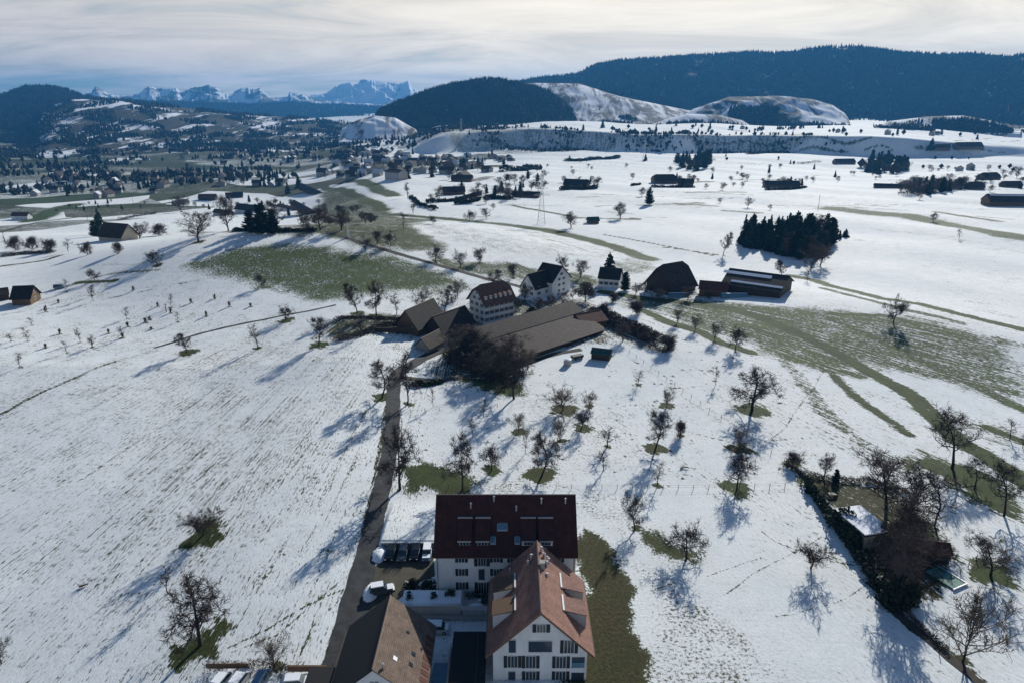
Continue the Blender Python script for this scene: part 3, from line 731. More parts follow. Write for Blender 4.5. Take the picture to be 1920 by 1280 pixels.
def hill(name, sil, D, Wf, Wb, mtl, zfoot, power=1.0, relief=0.06, rscale=300, cols=260, rows=44, seed=0, kind_label=None, ridged=False):
    xs = np.array([s[0] for s in sil], float); ys = np.array([s[1] for s in sil], float)
    az_s = np.arctan((xs - 960) / 1280 / (cP + (640 - 200) / 1280 * sP))
    az = np.linspace(az_s[0], az_s[-1], cols)
    pyy = np.interp(az, az_s, ys)
    f = cP + (640 - pyy) / 1280 * sP; u = (640 - pyy) / 1280 * cP - sP; a = np.tan(az) * f
    crest = CAM_H + u / np.hypot(a, f) * D
    rgj = np.random.default_rng(seed); jag = np.interp(np.arange(cols), np.arange(0, cols, 3), rgj.normal(0, 1, len(range(0, cols, 3)))) + .5 * rgj.normal(0, 1, cols)
    if ridged: crest = crest + jag * D * 0.00035
    taper = sst(0, 0.05, (az - az[0]) / (az[-1] - az[0])) * sst(0, 0.05, (az[-1] - az) / (az[-1] - az[0]))
    s = np.concatenate([np.linspace(-1, 0, int(rows * .7)), np.linspace(0, 1, int(rows * .3) + 2)[1:]])
    A, S = np.meshgrid(az, s, indexing='ij'); C = np.repeat(crest[:, None], len(s), 1); T = np.repeat(taper[:, None], len(s), 1)
    rad = D + np.where(S < 0, S * Wf, S * Wb)
    prof = np.where(S < 0, (0.5 + 0.5 * np.cos(np.pi * np.clip(-S, 0, 1) ** power)), (0.5 + 0.5 * np.cos(np.pi * S)))
    x, y = rad * np.sin(A), rad * np.cos(A)
    rs = rscale; ph = seed * 1.7
    nz = (np.sin(x / rs + ph + 1.5 * np.sin(y / rs * 1.1)) * 0.5 + 0.3 * np.sin(x / rs * 2.3 + ph * 2 + 1.2 * np.sin(y / rs * 2)) + 0.2 * np.sin(x / rs * 5.1 + 2 * np.sin(y / rs * 3.7 + ph)))
    if ridged: nz = (1 - 2 * np.abs(nz)) * 0.8
    env = np.clip(-S, 0, 1) ** 0.6 * (1 - np.clip(-S, 0, 1)) * 2.2 * (S < 0)
    z = zfoot + (C * T + zfoot * (1 - T) - zfoot) * np.clip(prof + relief * nz * env, -0.05, 1.2)
    # sink the rim below the ground
    rim = (np.abs(S) > 0.995); z = np.where(rim, zfoot - 30, z)
    n0, n1_ = x.shape
    i0 = (np.arange(n0 - 1)[:, None] * n1_ + np.arange(n1_ - 1)[None, :]).ravel()
    me = np_mesh(name, np.stack([x.ravel(), y.ravel(), z.ravel()], 1), np.stack([i0, i0 + n1_, i0 + n1_ + 1, i0 + 1], 1)[:, ::-1], mtl, smooth=True)
    o = tag(link(name, me), kind='structure')
    HILLS[name if name not in HILLS else name + str(len(HILLS))] = (az, s, x, y, z)
    return (az, s, x, y, z)
def forest(name, H, n, azr, sr, hts, seed, mats, dens=None, mix=0.2):
    """many far trees on a hill surface as one mass; azr/sr are photo-independent fractions of the hill sheet"""
    az, s, x, y, z = H
    rg = np.random.default_rng(seed)
    fi = rg.uniform(azr[0], azr[1], n) * (len(az) - 1); fs_ = np.interp(rg.uniform(sr[0], sr[1], n), s, np.arange(len(s)))
    if dens is not None:
        xi = np.interp(fi, np.arange(len(az)), az); sv = np.interp(fs_, np.arange(len(s)), s)
        k = rg.uniform(0, 1, n) < dens(xi, sv, fi / len(az)); fi, fs_ = fi[k], fs_[k]; n = len(fi)
    i, j = np.floor(fi).astype(int).clip(0, len(az) - 2), np.floor(fs_).astype(int).clip(0, len(s) - 2)
    a, b = fi - i, fs_ - j
    def bl(g): return g[i, j] * (1 - a) * (1 - b) + g[i + 1, j] * a * (1 - b) + g[i, j + 1] * (1 - a) * b + g[i + 1, j + 1] * a * b
    return cones(name, bl(x), bl(y), bl(z), rg.uniform(hts[0], hts[1], n), rg, mats, mix)
def cones(name, X, Y, Z, H, rg, mats, mix):
    n = len(X); K = 5
    dec = rg.uniform(0, 1, n) < mix
    rad = np.where(dec, H * 0.36, H * 0.2) * rg.uniform(0.8, 1.25, n); H = np.where(dec, H * 0.75, H)
    ang = np.arange(K) * 2 * np.pi / K; rot = rg.uniform(0, 6, n)
    c, s_ = np.cos(ang[None] + rot[:, None]), np.sin(ang[None] + rot[:, None])
    zb = np.where(dec, 0.45, 0.06) * H
    ring = np.stack([X[:, None] + c * rad[:, None], Y[:, None] + s_ * rad[:, None], np.repeat((Z + zb)[:, None], K, 1)], 2)
    top = np.stack([X + rg.normal(0, .4, n), Y, Z + H], 1)[:, None]
    bot = np.stack([X, Y, Z - 1.0], 1)[:, None]
    Vv = np.concatenate([ring, top, bot], 1).reshape(-1, 3)
    base = (np.arange(n) * (K + 2))[:, None]
    F = []
    for q in range(K):
        F.append(np.concatenate([base + q, base + (q + 1) % K, base + K], 1)); F.append(np.concatenate([base + (q + 1) % K, base + q, base + K + 1], 1))
    mi = np.tile(dec.astype(np.int32), 2 * K)
    return link(name, np_mesh(name, Vv, np.concatenate(F), mats, mi))
hm_snowslope = hill_material('streaked_snow_hillside', 0.48, -35, rock=(0.055, 0.045, 0.035), contrast=0.12)
hm_mound = hill_material('streaked_snow_mound', 0.51, -40, rock=(0.08, 0.06, 0.045), contrast=0.1)
hm_wood = hill_material('wooded_hillside_ground', 0.39, 0, rock=(0.022, 0.026, 0.02), contrast=0.1)
hm_left = hill_material('patchy_hillside', 0.47, 60, rock=(0.022, 0.03, 0.02), sc=0.7, contrast=0.05)
hm_alp = hill_material('alpine_rock_and_snow', 0.50, 8, rock=(0.05, 0.055, 0.06), sc=0.45, contrast=0.08)
hm_alp2 = hill_material('high_alpine_snow', 0.6, -8, rock=(0.08, 0.085, 0.09), sc=0.4, contrast=0.12)
H1 = hill('forested_ridge', [(860,215),(905,190),(940,160),(1000,150),(1080,142),(1098,132),(1115,124),(1150,118),(1250,110),(1340,104),(1400,103),(1480,104),(1555,99),(1600,99),(1700,104),(1800,112),(1870,117),(1905,112),(2000,120),(2150,145),(2350,190)], 4300, 1250, 900, hm_wood, -20, power=0.9, relief=0.2, rscale=330, cols=420, seed=1)
H2 = hill('wooded_hill', [(690,222),(740,200),(800,178),(850,163),(890,156),(925,152),(960,158),(1000,168),(1030,178),(1065,205),(1090,225),(1110,245)], 2700, 420, 500, hm_wood, -8, power=0.75, relief=0.16, rscale=150, seed=2)
H3 = hill('snowy_hillside', [(900,165),(930,157),(1000,156),(1085,157),(1110,165),(1160,181),(1220,193),(1290,207),(1400,222),(1450,240)], 3000, 620, 400, hm_snowslope, -8, power=0.8, relief=0.07, rscale=110, seed=3)
H4 = hill('snowy_mound', [(1270,225),(1300,205),(1335,193),(1365,182),(1440,181),(1520,186),(1560,197),(1585,212),(1610,240)], 2800, 330, 300, hm_mound, -4, power=0.9, relief=0.16, rscale=70, seed=4, cols=160)
H5 = hill('low_snowy_mound', [(1640,246),(1670,228),(1740,219),(1810,217),(1870,228),(1895,238),(1925,250)], 2550, 200, 260, hm_mound, -4, power=1.0, relief=0.05, rscale=90, seed=5, cols=120)
H5b = hill('snow_bank', [(1210,240),(1250,224),(1290,214),(1350,216),(1395,226),(1420,242)], 2450, 180, 260, hm_mound, -4, relief=0.02, rscale=90, seed=6, cols=120)
H5c = hill('snow_knoll', [(630,246),(670,225),(700,217),(740,221),(765,236),(785,247)], 2250, 180, 250, hm_mound, -30, relief=0.2, rscale=55, seed=7, cols=100)
H6 = hill('dark_wooded_hill', [(-260,205),(-120,196),(-50,190),(0,184),(30,175),(55,166),(100,165),(135,172),(160,183),(210,192),(300,225),(360,240)], 4600, 1700, 700, hm_wood, -66, power=0.7, relief=0.12, rscale=260, seed=8)
H7 = hill('farmed_hillside', [(40,225),(90,200),(140,186),(230,189),(300,197),(380,207),(440,214),(540,220),(620,226),(700,240)], 3900, 1600, 700, hm_left, -66, power=0.85, relief=0.10, rscale=170, seed=9)
H8 = hill('blue_wooded_hills', [(150,194),(250,192),(330,193),(400,197),(470,199),(540,194),(600,198),(680,202),(740,206),(800,212),(860,215)], 7600, 1400, 700, hm_wood, -66, relief=0.15, rscale=300, seed=10)
H9 = hill('mountain_range', [(130,190),(165,178),(176,177),(186,165),(193,168),(204,176),(225,181),(262,178),(274,170),(285,163),(297,168),(318,169),(336,167),(344,176),(362,169),(375,165),(396,161),(412,166),(424,176),(436,180),(446,172),(462,167),(482,168),(490,166),(500,173),(508,182),(530,186),(541,182),(546,173),(556,175),(572,181),(600,189),(640,192),(700,196),(760,200)], 9800, 1300, 900, hm_alp, -60, relief=0.22, rscale=230, cols=700, rows=60, seed=11, ridged=True)
H10 = hill('snowy_mountain', [(470,190),(520,184),(580,181),(612,176),(632,163),(648,160),(660,154),(672,160),(680,153),(700,152),(712,157),(735,156),(748,158),(762,156),(769,155),(774,168),(800,176),(860,186),(930,195)], 11200, 1300, 900, hm_alp2, -60, relief=0.22, rscale=260, cols=600, rows=60, seed=12, ridged=True)

def fz(x, y, s): return np.sin(x * s + 2 * np.sin(y * s * 1.3)) * np.sin(y * s * 1.7 + 1.5 * np.sin(x * s * .8))
ft = [M['forest_tree'], M['forest_bare']]
f = forest('forest', H1, 34000, (0.0, 1.0), (-0.86, 0.06), (10, 27), 21, ft, dens=lambda a, s, u: np.where(fz(a * 40, s * 6, 1.9) > 0.62, 0.12, 1.0), mix=0.25); tag(f, 'dense dark forest covering the long high ridge', 'forest', kind='stuff')
f = forest('forest', H2, 12500, (0.0, 0.93), (-0.88, 0.08), (9, 24), 22, ft, dens=lambda a, s, u: np.where(fz(a * 50, s * 6, 1.7) > 0.8, 0.2, 1.0), mix=0.35); tag(f, 'dark forest on the rounded hill left of the snowy slope', 'forest', kind='stuff')
f = forest('forest', H3, 5000, (0.2, 1.0), (-0.98, -0.45), (8, 17), 23, ft, dens=lambda a, s, u: (fz(a * 60, s * 8, 1.1) > 0.1) * 0.9 * (s < -0.45 - 0.3 * np.sin(a * 40)), mix=0.5); tag(f, 'scattered woods along the foot of the snowy hillside', 'forest', kind='stuff')
f = forest('forest', H4, 3200, (0.22, 0.98), (-1.0, -0.3), (10, 19), 24, ft, dens=lambda a, s, u: np.where((u > .3) & (u < .58) & (s < -0.42), 1.0, (s < -0.8) * 0.6), mix=0.3); tag(f, 'dark wood at the foot of the rounded snowy mound', 'forest', kind='stuff')
f = forest('forest', H5, 1500, (0.1, 0.95), (-1.0, -0.3), (8, 15), 25, ft, dens=lambda a, s, u: np.where((u > .42), 0.9, 0.12), mix=0.3); tag(f, 'dark wood in front of the low snowy mound', 'forest', kind='stuff')
f = forest('forest', H5b, 900, (0.1, 0.95), (-1.0, -0.5), (8, 15), 26, ft, dens=lambda a, s, u: np.where((u > .2) & (u < .8), 0.9, 0.1), mix=0.3); tag(f, 'strip of wood below the low snow bank', 'forest', kind='stuff')
f = forest('forest', H6, 16000, (0.3, 1.0), (-0.99, 0.05), (14, 25), 27, ft, dens=lambda a, s, u: np.where(s > -0.55, 1.0, (fz(a * 50, s * 7, 1.0) > -0.1) * 0.9), mix=0.2); tag(f, 'dark forest on the dome shaped hill under the alps', 'forest', kind='stuff')
f = forest('forest', H7, 16000, (0.0, 1.0), (-0.99, 0.05), (9, 19), 28, ft, dens=lambda a, s, u: (fz(a * 55, s * 9, 1.2) + 0.35 * fz(a * 170, s * 20, 1) > 0.12) * 0.85, mix=0.4); tag(f, 'broken woods on the farmed hillside below the alps', 'forest', kind='stuff')
f = forest('forest', H8, 9000, (0.0, 1.0), (-0.9, 0.05), (20, 38), 29, ft, mix=0.2); tag(f, 'far wooded hills in the blue haze before the alps', 'forest', kind='stuff')

# woods of the valley and the plateau, far too many trees to count
def woods(polys, n, seed, label, thr, hts=(7, 15), mix=.5, s1=.012):
    rg = np.random.default_rng(seed); Xs, Ys = [], []
    for pp, share in polys:
        P = wpts(pp); m = int(n * share)
        x = rg.uniform(P[:, 0].min(), P[:, 0].max(), m); y = rg.uniform(P[:, 1].min(), P[:, 1].max(), m)
        ins = np.zeros(m, bool)
        for i in range(len(P)):
            a, q = P[i], P[(i + 1) % len(P)]; ins ^= ((a[1] > y) != (q[1] > y)) & (x < (q[0] - a[0]) * (y - a[1]) / (q[1] - a[1] + 1e-12) + a[0])
        k = ins & ((fz(x, y, s1) + .5 * fz(y, x, s1 * 3.1)) > thr); Xs.append(x[k]); Ys.append(y[k])
    x, y = np.concatenate(Xs), np.concatenate(Ys)
    o = cones('woods', x, y, height(x, y), rg.uniform(hts[0], hts[1], len(x)), rg, ft, mix); tag(o, label, 'woods', kind='stuff'); return len(x)
n1_ = woods([([(-300,232),(0,228),(300,226),(640,235),(780,262),(790,300),(640,300),(600,330),(330,350),(100,368),(-300,372)], 1.0)], 90000, 41, 'woods and hedgerows of the dark green valley between the villages', .22, (8, 17), .5, .011)
n2_ = woods([([(760,250),(1100,247),(1500,252),(1560,275),(1500,285),(1200,286),(900,284),(770,276)], 1.0)], 16000, 42, 'scattered bushes and trees on the shaded escarpment', .35, (5, 11), .7, .02)
n3_ = woods([([(600,232),(1000,232),(1400,236),(1920,244),(1920,256),(1400,248),(1000,243),(600,244)], 1.0)], 24000, 43, 'tree lines on the plateau under the snowy hills', .75, (8, 16), .4, .008)
print('WOODS', n1_, n2_, n3_)

# ------------------------------------------------------------------ haze
hz = MB().box(-12700, -12700, -140, 12700, 12700, 470)
mh = bpy.data.materials.new('haze_air'); mh.use_nodes = True
t = mh.node_tree
for n in list(t.nodes): t.nodes.remove(n)
o_ = N(t, 'ShaderNodeOutputMaterial'); pv = N(t, 'ShaderNodeVolumePrincipled')
pv.inputs['Color'].default_value = (0.09, 0.40, 0.90, 1); pv.inputs['Density'].default_value = 0.000078; pv.inputs['Anisotropy'].default_value = 0.2
L(t, pv.outputs[0], o_.inputs['Volume'])
tag(hz.build('haze', mh), 'thin blue haze over the far hills', 'haze', kind='stuff')
# ------------------------------------------------------------------ tree prototypes
def tubes_mesh(name, S, mats):
    """S: list of (p0, p1, r0, r1, sides, material)"""
    Vs, Fs, Ms, off = [], [], [], 0
    for sides in (3, 4, 6):
        sel = [q for q in S if q[4] == sides]
        if not sel: continue
        P0 = np.array([q[0] for q in sel]); P1 = np.array([q[1] for q in sel])
        r0 = np.array([q[2] for q in sel]); r1 = np.array([q[3] for q in sel]); mi = np.array([q[5] for q in sel])
        d = P1 - P0; d /= np.linalg.norm(d, axis=1)[:, None] + 1e-9
        ref = np.where(np.abs(d[:, 2:3]) < 0.9, np.array([[0, 0, 1.]]), np.array([[1., 0, 0]]))
        u = np.cross(d, ref); u /= np.linalg.norm(u, axis=1)[:, None]; v = np.cross(d, u)
        ang = np.arange(sides) * 2 * np.pi / sides
        c, s = np.cos(ang)[None, :, None], np.sin(ang)[None, :, None]
        ring = u[:, None] * c + v[:, None] * s
        A = P0[:, None] + ring * r0[:, None, None]; B = P1[:, None] + ring * r1[:, None, None]
        n = len(sel)
        Vs.append(np.concatenate([A, B], 1).reshape(-1, 3))
        base = off + (np.arange(n) * 2 * sides)[:, None]
        for k in range(sides):
            k2 = (k + 1) % sides
            Fs.append(np.concatenate([base + k, base + sides + k, base + sides + k2, base + k2], 1)); Ms.append(mi)
        off += n * 2 * sides
    return np_mesh(name, np.concatenate(Vs), np.concatenate(Fs), mats, np.concatenate(Ms), smooth=True)
def grow(seed, H=10.0, Rr=4.5, trunk=0.3, limbs=11, lean=(0, 0), rise=0.6, curl=0.35, sub=6, twigs=6, fine=3, tr=0.26, leader=1.0, droop=0.0, twr=0.028):
    rg = random.Random(seed)
    T, C = [], []
    def rv(s): return Vector((rg.gauss(0, s), rg.gauss(0, s), rg.gauss(0, s)))
    def chain(p, d, Ln, r0, r1, n, wig, up, out, sides):
        pts = [(p.copy(), d.copy(), r0)]
        for i in range(n):
            d = (d + rv(wig) + Vector((0, 0, up))).normalized()
            q = p + d * (Ln / n); ra = r0 + (r1 - r0) * i / n; rb = r0 + (r1 - r0) * (i + 1) / n
            out.append((tuple(p), tuple(q), ra, rb, sides, 0 if out is T else 1))
            p = q; pts.append((p.copy(), d.copy(), rb))
        return pts
    d0 = Vector((lean[0], lean[1], 1)).normalized()
    tk = chain(Vector((0, 0, -0.3)), d0, H * 0.93 * leader, tr, 0.04, 9, 0.07 + curl * 0.12, 0.04, T, 6)
    def side_dir(d, spread):
        a = rg.uniform(0, 2 * math.pi); o = d.orthogonal().normalized(); o = Matrix.Rotation(a, 3, d) @ o
        return (d * (1 - spread) + o * spread).normalized()
    for li in range(limbs):
        f = trunk + (0.97 - trunk) * (li / max(limbs - 1, 1)) ** 0.9
        x = f * 9; i = min(int(x), 8); p = tk[i][0].lerp(tk[i + 1][0], x - i); rr_ = tk[i][2]
        a = li * 2.4 + rg.uniform(-.5, .5)
        shape = math.sin(math.pi * min(1, (f - trunk) / (1.02 - trunk) * 0.75 + 0.22)) ** 0.7
        Ln = Rr * shape * rg.uniform(0.75, 1.2)
        el = rise * rg.uniform(0.5, 1.3)
        d = Vector((math.cos(a) * math.cos(el), math.sin(a) * math.cos(el), math.sin(el)))
        lb = chain(p, d, Ln, min(rr_ * 0.62, 0.16), 0.035, 6, curl * 0.5, 0.06 - droop, T if False else C, 4)
        for sI in range(sub):
            k = rg.randint(1, 6); p2, d2, r2 = lb[k]
            L2 = Ln * rg.uniform(0.28, 0.55) * (1.1 - k / 12)
            sb = chain(p2, (side_dir(d2, 0.62) + Vector((0, 0, 0.25 - droop))).normalized(), L2, min(r2 * .7, 0.06), 0.025, 4, curl * 0.5, 0.05 - droop, C, 3)
            for tI in range(twigs):
                p3, d3, r3 = sb[rg.randint(1, 4)]
                L3 = rg.uniform(0.5, 1.15)
                tb = chain(p3, (side_dir(d3, 0.6) + Vector((0, 0, 0.2 - droop))).normalized(), L3, twr * 1.05, twr * .8, 2, curl * 0.4, 0.04, C, 3)
                for fI in range(fine):
                    p4, d4, _ = tb[rg.randint(0, 2)]
                    chain(p4, side_dir(d4, 0.6), rg.uniform(0.25, 0.65), twr * .85, twr * .4, 1, 0.1, 0.05, C, 3)
    return T, C
PROTO = {}
def proto(kind, variants, twig='twig', **kw):
    PROTO[kind] = []
    for sd_ in variants:
        T, C = grow(sd_, **kw)
        zs = [q[1][2] for q in T + C]; xs = [abs(q[1][0]) for q in C] + [abs(q[1][1]) for q in C]
        Hh = max(zs); Wd = 2 * float(np.percentile(xs, 97))
        PROTO[kind].append((tubes_mesh(kind + '_trunk', T, [M['bark'], M[twig]]), tubes_mesh(kind + '_crown', C, [M['bark'], M[twig]]), Hh, Wd, T + C))
proto('pear', (1, 2, 3), H=10, Rr=3.6, trunk=0.28, limbs=15, rise=0.35, curl=0.5, sub=7, twigs=6, fine=4)
proto('apple', (4, 5, 6), H=7, Rr=4.6, trunk=0.3, limbs=12, rise=0.45, curl=0.45, sub=8, twigs=6, fine=4, leader=0.85, droop=0.03)
proto('vase', (7, 8), H=8, Rr=5.2, trunk=0.14, limbs=17, rise=1.0, curl=0.14, sub=6, twigs=6, fine=2, leader=0.7, twr=0.027, twig='twig_pale', tr=0.16)
proto('dense', (9, 10, 11), H=9, Rr=4.6, trunk=0.2, limbs=15, rise=0.75, curl=0.25, sub=8, twigs=7, fine=3, twr=0.027, twig='twig_brown')
proto('lean', (12, 13), H=9.5, Rr=5.2, trunk=0.38, limbs=12, rise=0.5, curl=0.6, sub=8, twigs=6, fine=3, lean=(0.42, 0.05), tr=0.3)
proto('slim', (14, 15, 16), H=6, Rr=1.5, trunk=0.25, limbs=9, rise=0.8, curl=0.3, sub=3, twigs=4, fine=1, tr=0.09, twr=0.022)
proto('shrub', (17, 18), H=3.5, Rr=2.4, trunk=0.03, limbs=16, rise=0.95, curl=0.25, sub=6, twigs=5, fine=3, leader=0.7, tr=0.09, twr=0.027, twig='twig_brown')
# joined single-mesh copies for trees so far away that trunk and crown cannot be told apart
JOIN = {k: [tubes_mesh(k + '_tree_far', [(a, b, c * 1.5, d * 1.5, s, m) for a, b, c, d, s, m in v[4]][::2 if k not in ('slim',) else 1], [M['bark'], M['twig']]) for v in PROTO[k][:2]] for k in PROTO}
rgT = random.Random(77)
def place_tree(x, y, z, Ht, Wt, kind, label, group=None, rz=None, name='bare_tree', far=False):
    lst = PROTO[kind]; i = rgT.randrange(len(lst)); tm, cm, Hh, Wd, _ = lst[i]
    if kind == 'lean': rz = rgT.uniform(-.3, .3) if rz is None else rz
    rz = rgT.uniform(0, 6.28) if rz is None else rz
    sz = Ht / Hh; sx = min(max(Wt / Wd, sz * 0.45), sz * 2.2)
    if far:
        o = link(name, JOIN[kind][i % len(JOIN[kind])]); o.location = (x, y, z); o.rotation_euler = (0, 0, rz); o.scale = (sx, sx, sz)
        return tag(o, label, 'tree', group)
    r = empty(name, (x, y, z), rz); r.scale = (sx, sx, sz)
    tag(r, label, 'tree', group)
    link('trunk', tm, r); link('crown', cm, r)
    return r
for bx, by, ty, wp, kind, ring, label in TREES:
    p = at(bx, by)
    nm = 'bare_shrub' if kind == 'shrub' else 'bare_tree'
    o = place_tree(p.x, p.y, p.z, max(1.5, tall(p, ty)), wid(p, wp), kind, label, far=(p.y > 520), name=nm)
    if kind == 'shrub': o['category'] = 'shrub'
for i, (sx_, sy_, sh_) in enumerate(SAPLINGS):
    p = at(sx_, sy_)
    if sh_ < 15: place_tree(p.x, p.y, p.z, max(0.8, tall(p, sy_ - sh_ * .8)), 1.0, 'shrub', 'low tuft like sapling, just planted, in the young orchard below the knoll', 'low saplings in the young orchard', name='sapling')
    else: place_tree(p.x, p.y, p.z, tall(p, sy_ - sh_), wid(p, 14), 'slim', 'thin upright sapling in the young orchard below the knoll', 'upright saplings in the young orchard', name='sapling')

# conifers
def conifer_mesh(seed, H=12.0, Rw=2.6, whorls=17, per=11, narrow=False, pw=0.85):
    rg = random.Random(seed); V_, F_ = [], []
    def tri(a, b, c):
        k = len(V_); V_.extend([a, b, c]); F_.append((k, k + 1, k + 2))
    for wI in range(whorls):
        f = wI / whorls
        z = H * (0.06 + 0.92 * f); L0 = Rw * (1 - f) ** pw + 0.15
        for k in range(max(5, int(per * (1 - 0.5 * f)))):
            a = rg.uniform(0, 6.283); Lb = L0 * rg.uniform(0.7, 1.2)
            dr = -0.25 * Lb if not narrow else 0.5 * Lb
            ca, sa = math.cos(a), math.sin(a)
            for j in range(5):
                s0 = j / 5 * Lb; s1 = (j + 1.5) / 5 * Lb; wv = Lb * 0.28 * (1 - j / 6)
                zz0 = z + dr * (s0 / Lb) ** 1.3; zz1 = z + dr * (s1 / Lb) ** 1.3 - 0.1 + rg.uniform(-.12, .12)
                for sg in (-1, 1):
                    tri((ca * s0, sa * s0, zz0 + 0.08), (ca * s1 - sg * sa * wv, sa * s1 + sg * ca * wv, zz1 - rg.uniform(.05, .35)), (ca * (s1 * 1.05), sa * (s1 * 1.05), zz1 + 0.05))
                    tri((ca * s0, sa * s0, zz0), (ca * s1 * .8 - sg * sa * wv * .6, sa * s1 * .8 + sg * ca * wv * .6, zz1 - 0.6), (ca * s1, sa * s1, zz1 - .2))
    # inner core so that the crown is not see-through
    K = 7
    for k in range(K):
        a, b = 2 * math.pi * k / K, 2 * math.pi * (k + 1) / K; rr_ = Rw * 0.5
        tri((math.cos(a) * rr_, math.sin(a) * rr_, H * .08), (math.cos(b) * rr_, math.sin(b) * rr_, H * .08), (0, 0, H * .93))
    return np_mesh('conifer_crown', np.array(V_), np.array(F_), M['needle'])
CON = {'spruce': [conifer_mesh(s) for s in (1, 2, 3)], 'column': [conifer_mesh(s, Rw=1.7, whorls=20, per=14, narrow=True, pw=0.45) for s in (4, 5)]}
ctr = tubes_mesh('conifer_trunk', [((0, 0, -.4), (0, 0, 6), .26, .14, 6, 0), ((0, 0, 6), (0, 0, 11.4), .14, .03, 6, 0)], [M['bark']])
def place_conifer(x, y, z, Ht, Wt, kind, label, group=None, far=False, name='conifer'):
    i = rgT.randrange(len(CON[kind])); Wd = 5.2 if kind == 'spruce' else 3.6
    sc = (Wt / Wd, Wt / Wd, Ht / 12.0)
    if far:
        o = link(name, CON[kind][i]); o.location = (x, y, z); o.scale = sc; o.rotation_euler = (0, 0, rgT.uniform(0, 6)); return tag(o, label, 'tree', group)
    r = empty(name, (x, y, z), rgT.uniform(0, 6)); r.scale = sc; tag(r, label, 'tree', group)
    link('trunk', ctr, r); link('crown', CON[kind][i], r)
    return r
for bx, by, ty, wp, kind, label in [
    (1142,530,469,34,'spruce','big dark conifer towering over the small white house'),
    (1172,545,508,19,'column','dense columnar evergreen beside the small white house'),
    (1217,384,350,16,'column','lone dark columnar conifer standing on the white plain'),
    (190,440,388,24,'spruce','tall pointed conifer behind the lowland barn'),
    (178,444,412,16,'column','shorter dark evergreen at the end of the lowland barn'),
    (492,438,378,34,'column','wide black evergreen in the middle of the hilltop farm'),
    (470,436,392,26,'column','black evergreen at the hilltop farm, next to the widest one'),
    (512,438,390,26,'column','black evergreen at the hilltop farm wall'),
    (540,364,340,12,'spruce','dark conifer at the far corner of the hilltop fields'),
    (560,352,325,12,'spruce','pointed conifer behind the hilltop fields'),
    (1585,445,428,14,'spruce','small conifer standing just outside the grove'),
    (1574,448,430,8,'spruce','smallest conifer at the outer tip of the grove'),
    (1270,307,286,14,'column','conifer at the left tip of the dark clump on the plain'),
    (1745,282,257,14,'spruce','tall conifer beside the far farm roofs'),
    (1210,302,288,8,'spruce','little pointed conifer on the far plain'),
    (1566,905,878,14,'column','narrow dark evergreen at the top of the garden'),
    (1515,925,905,12,'column','small dark evergreen column in the garden hedge corner'),
    (1130,240,222,8,'spruce','tiny conifer on the plateau edge below the snowy hillside'),
    ]:
    p = at(bx, by); place_conifer(p.x, p.y, p.z, tall(p, ty), wid(p, wp), kind, label, far=p.y > 520)
# conifer grove on the plain
GP = np.array([tuple(at(x, y))[:2] for x, y in [(1384,462),(1440,474),(1500,489),(1530,484),(1556,462),(1568,446),(1545,440),(1480,438),(1400,440)]])
def inpoly(x, y, P):
    c = False; n = len(P)
    for i in range(n):
        a, b = P[i], P[(i + 1) % n]
        if (a[1] > y) != (b[1] > y) and x < (b[0] - a[0]) * (y - a[1]) / (b[1] - a[1]) + a[0]: c = not c
    return c
def fill(P, n, seed, dmin=0):
    rg = random.Random(seed); out_ = []; P = np.array(P); tries = 0
    while len(out_) < n and tries < n * 200:
        tries += 1
        x, y = rg.uniform(P[:, 0].min(), P[:, 0].max()), rg.uniform(P[:, 1].min(), P[:, 1].max())
        if inpoly(x, y, P) and all((x - a) ** 2 + (y - b) ** 2 > dmin ** 2 for a, b in out_): out_.append((x, y))
    return out_
for i, (x, y) in enumerate(fill(GP, 95, 3, 4.0)):
    place_conifer(x, y, ground(x, y), rgT.uniform(9, 16.5), rgT.uniform(4.5, 7.5), 'spruce' if i % 3 else 'column', 'dark conifer standing within the dense grove on the plain', 'conifers of the dense grove on the plain')
for x_, y_, t_ in [(1482,458,401),(1512,458,397),(1556,458,405)]:
    p = at(x_, y_); place_conifer(p.x, p.y, p.z, tall(p, t_), 8.5, 'column', {1482: 'tall round topped conifer rising from the middle of the grove', 1512: 'highest pointed conifer of the dense grove', 1556: 'tall conifer at the east end of the dense grove'}[x_])

for x, y in fill(GP, 14, 9, 5.0): place_tree(x, y, ground(x, y), rgT.uniform(9, 14), 6.5, 'dense', 'leafless tree mixed into the dense conifer grove', 'leafless trees inside the conifer grove')
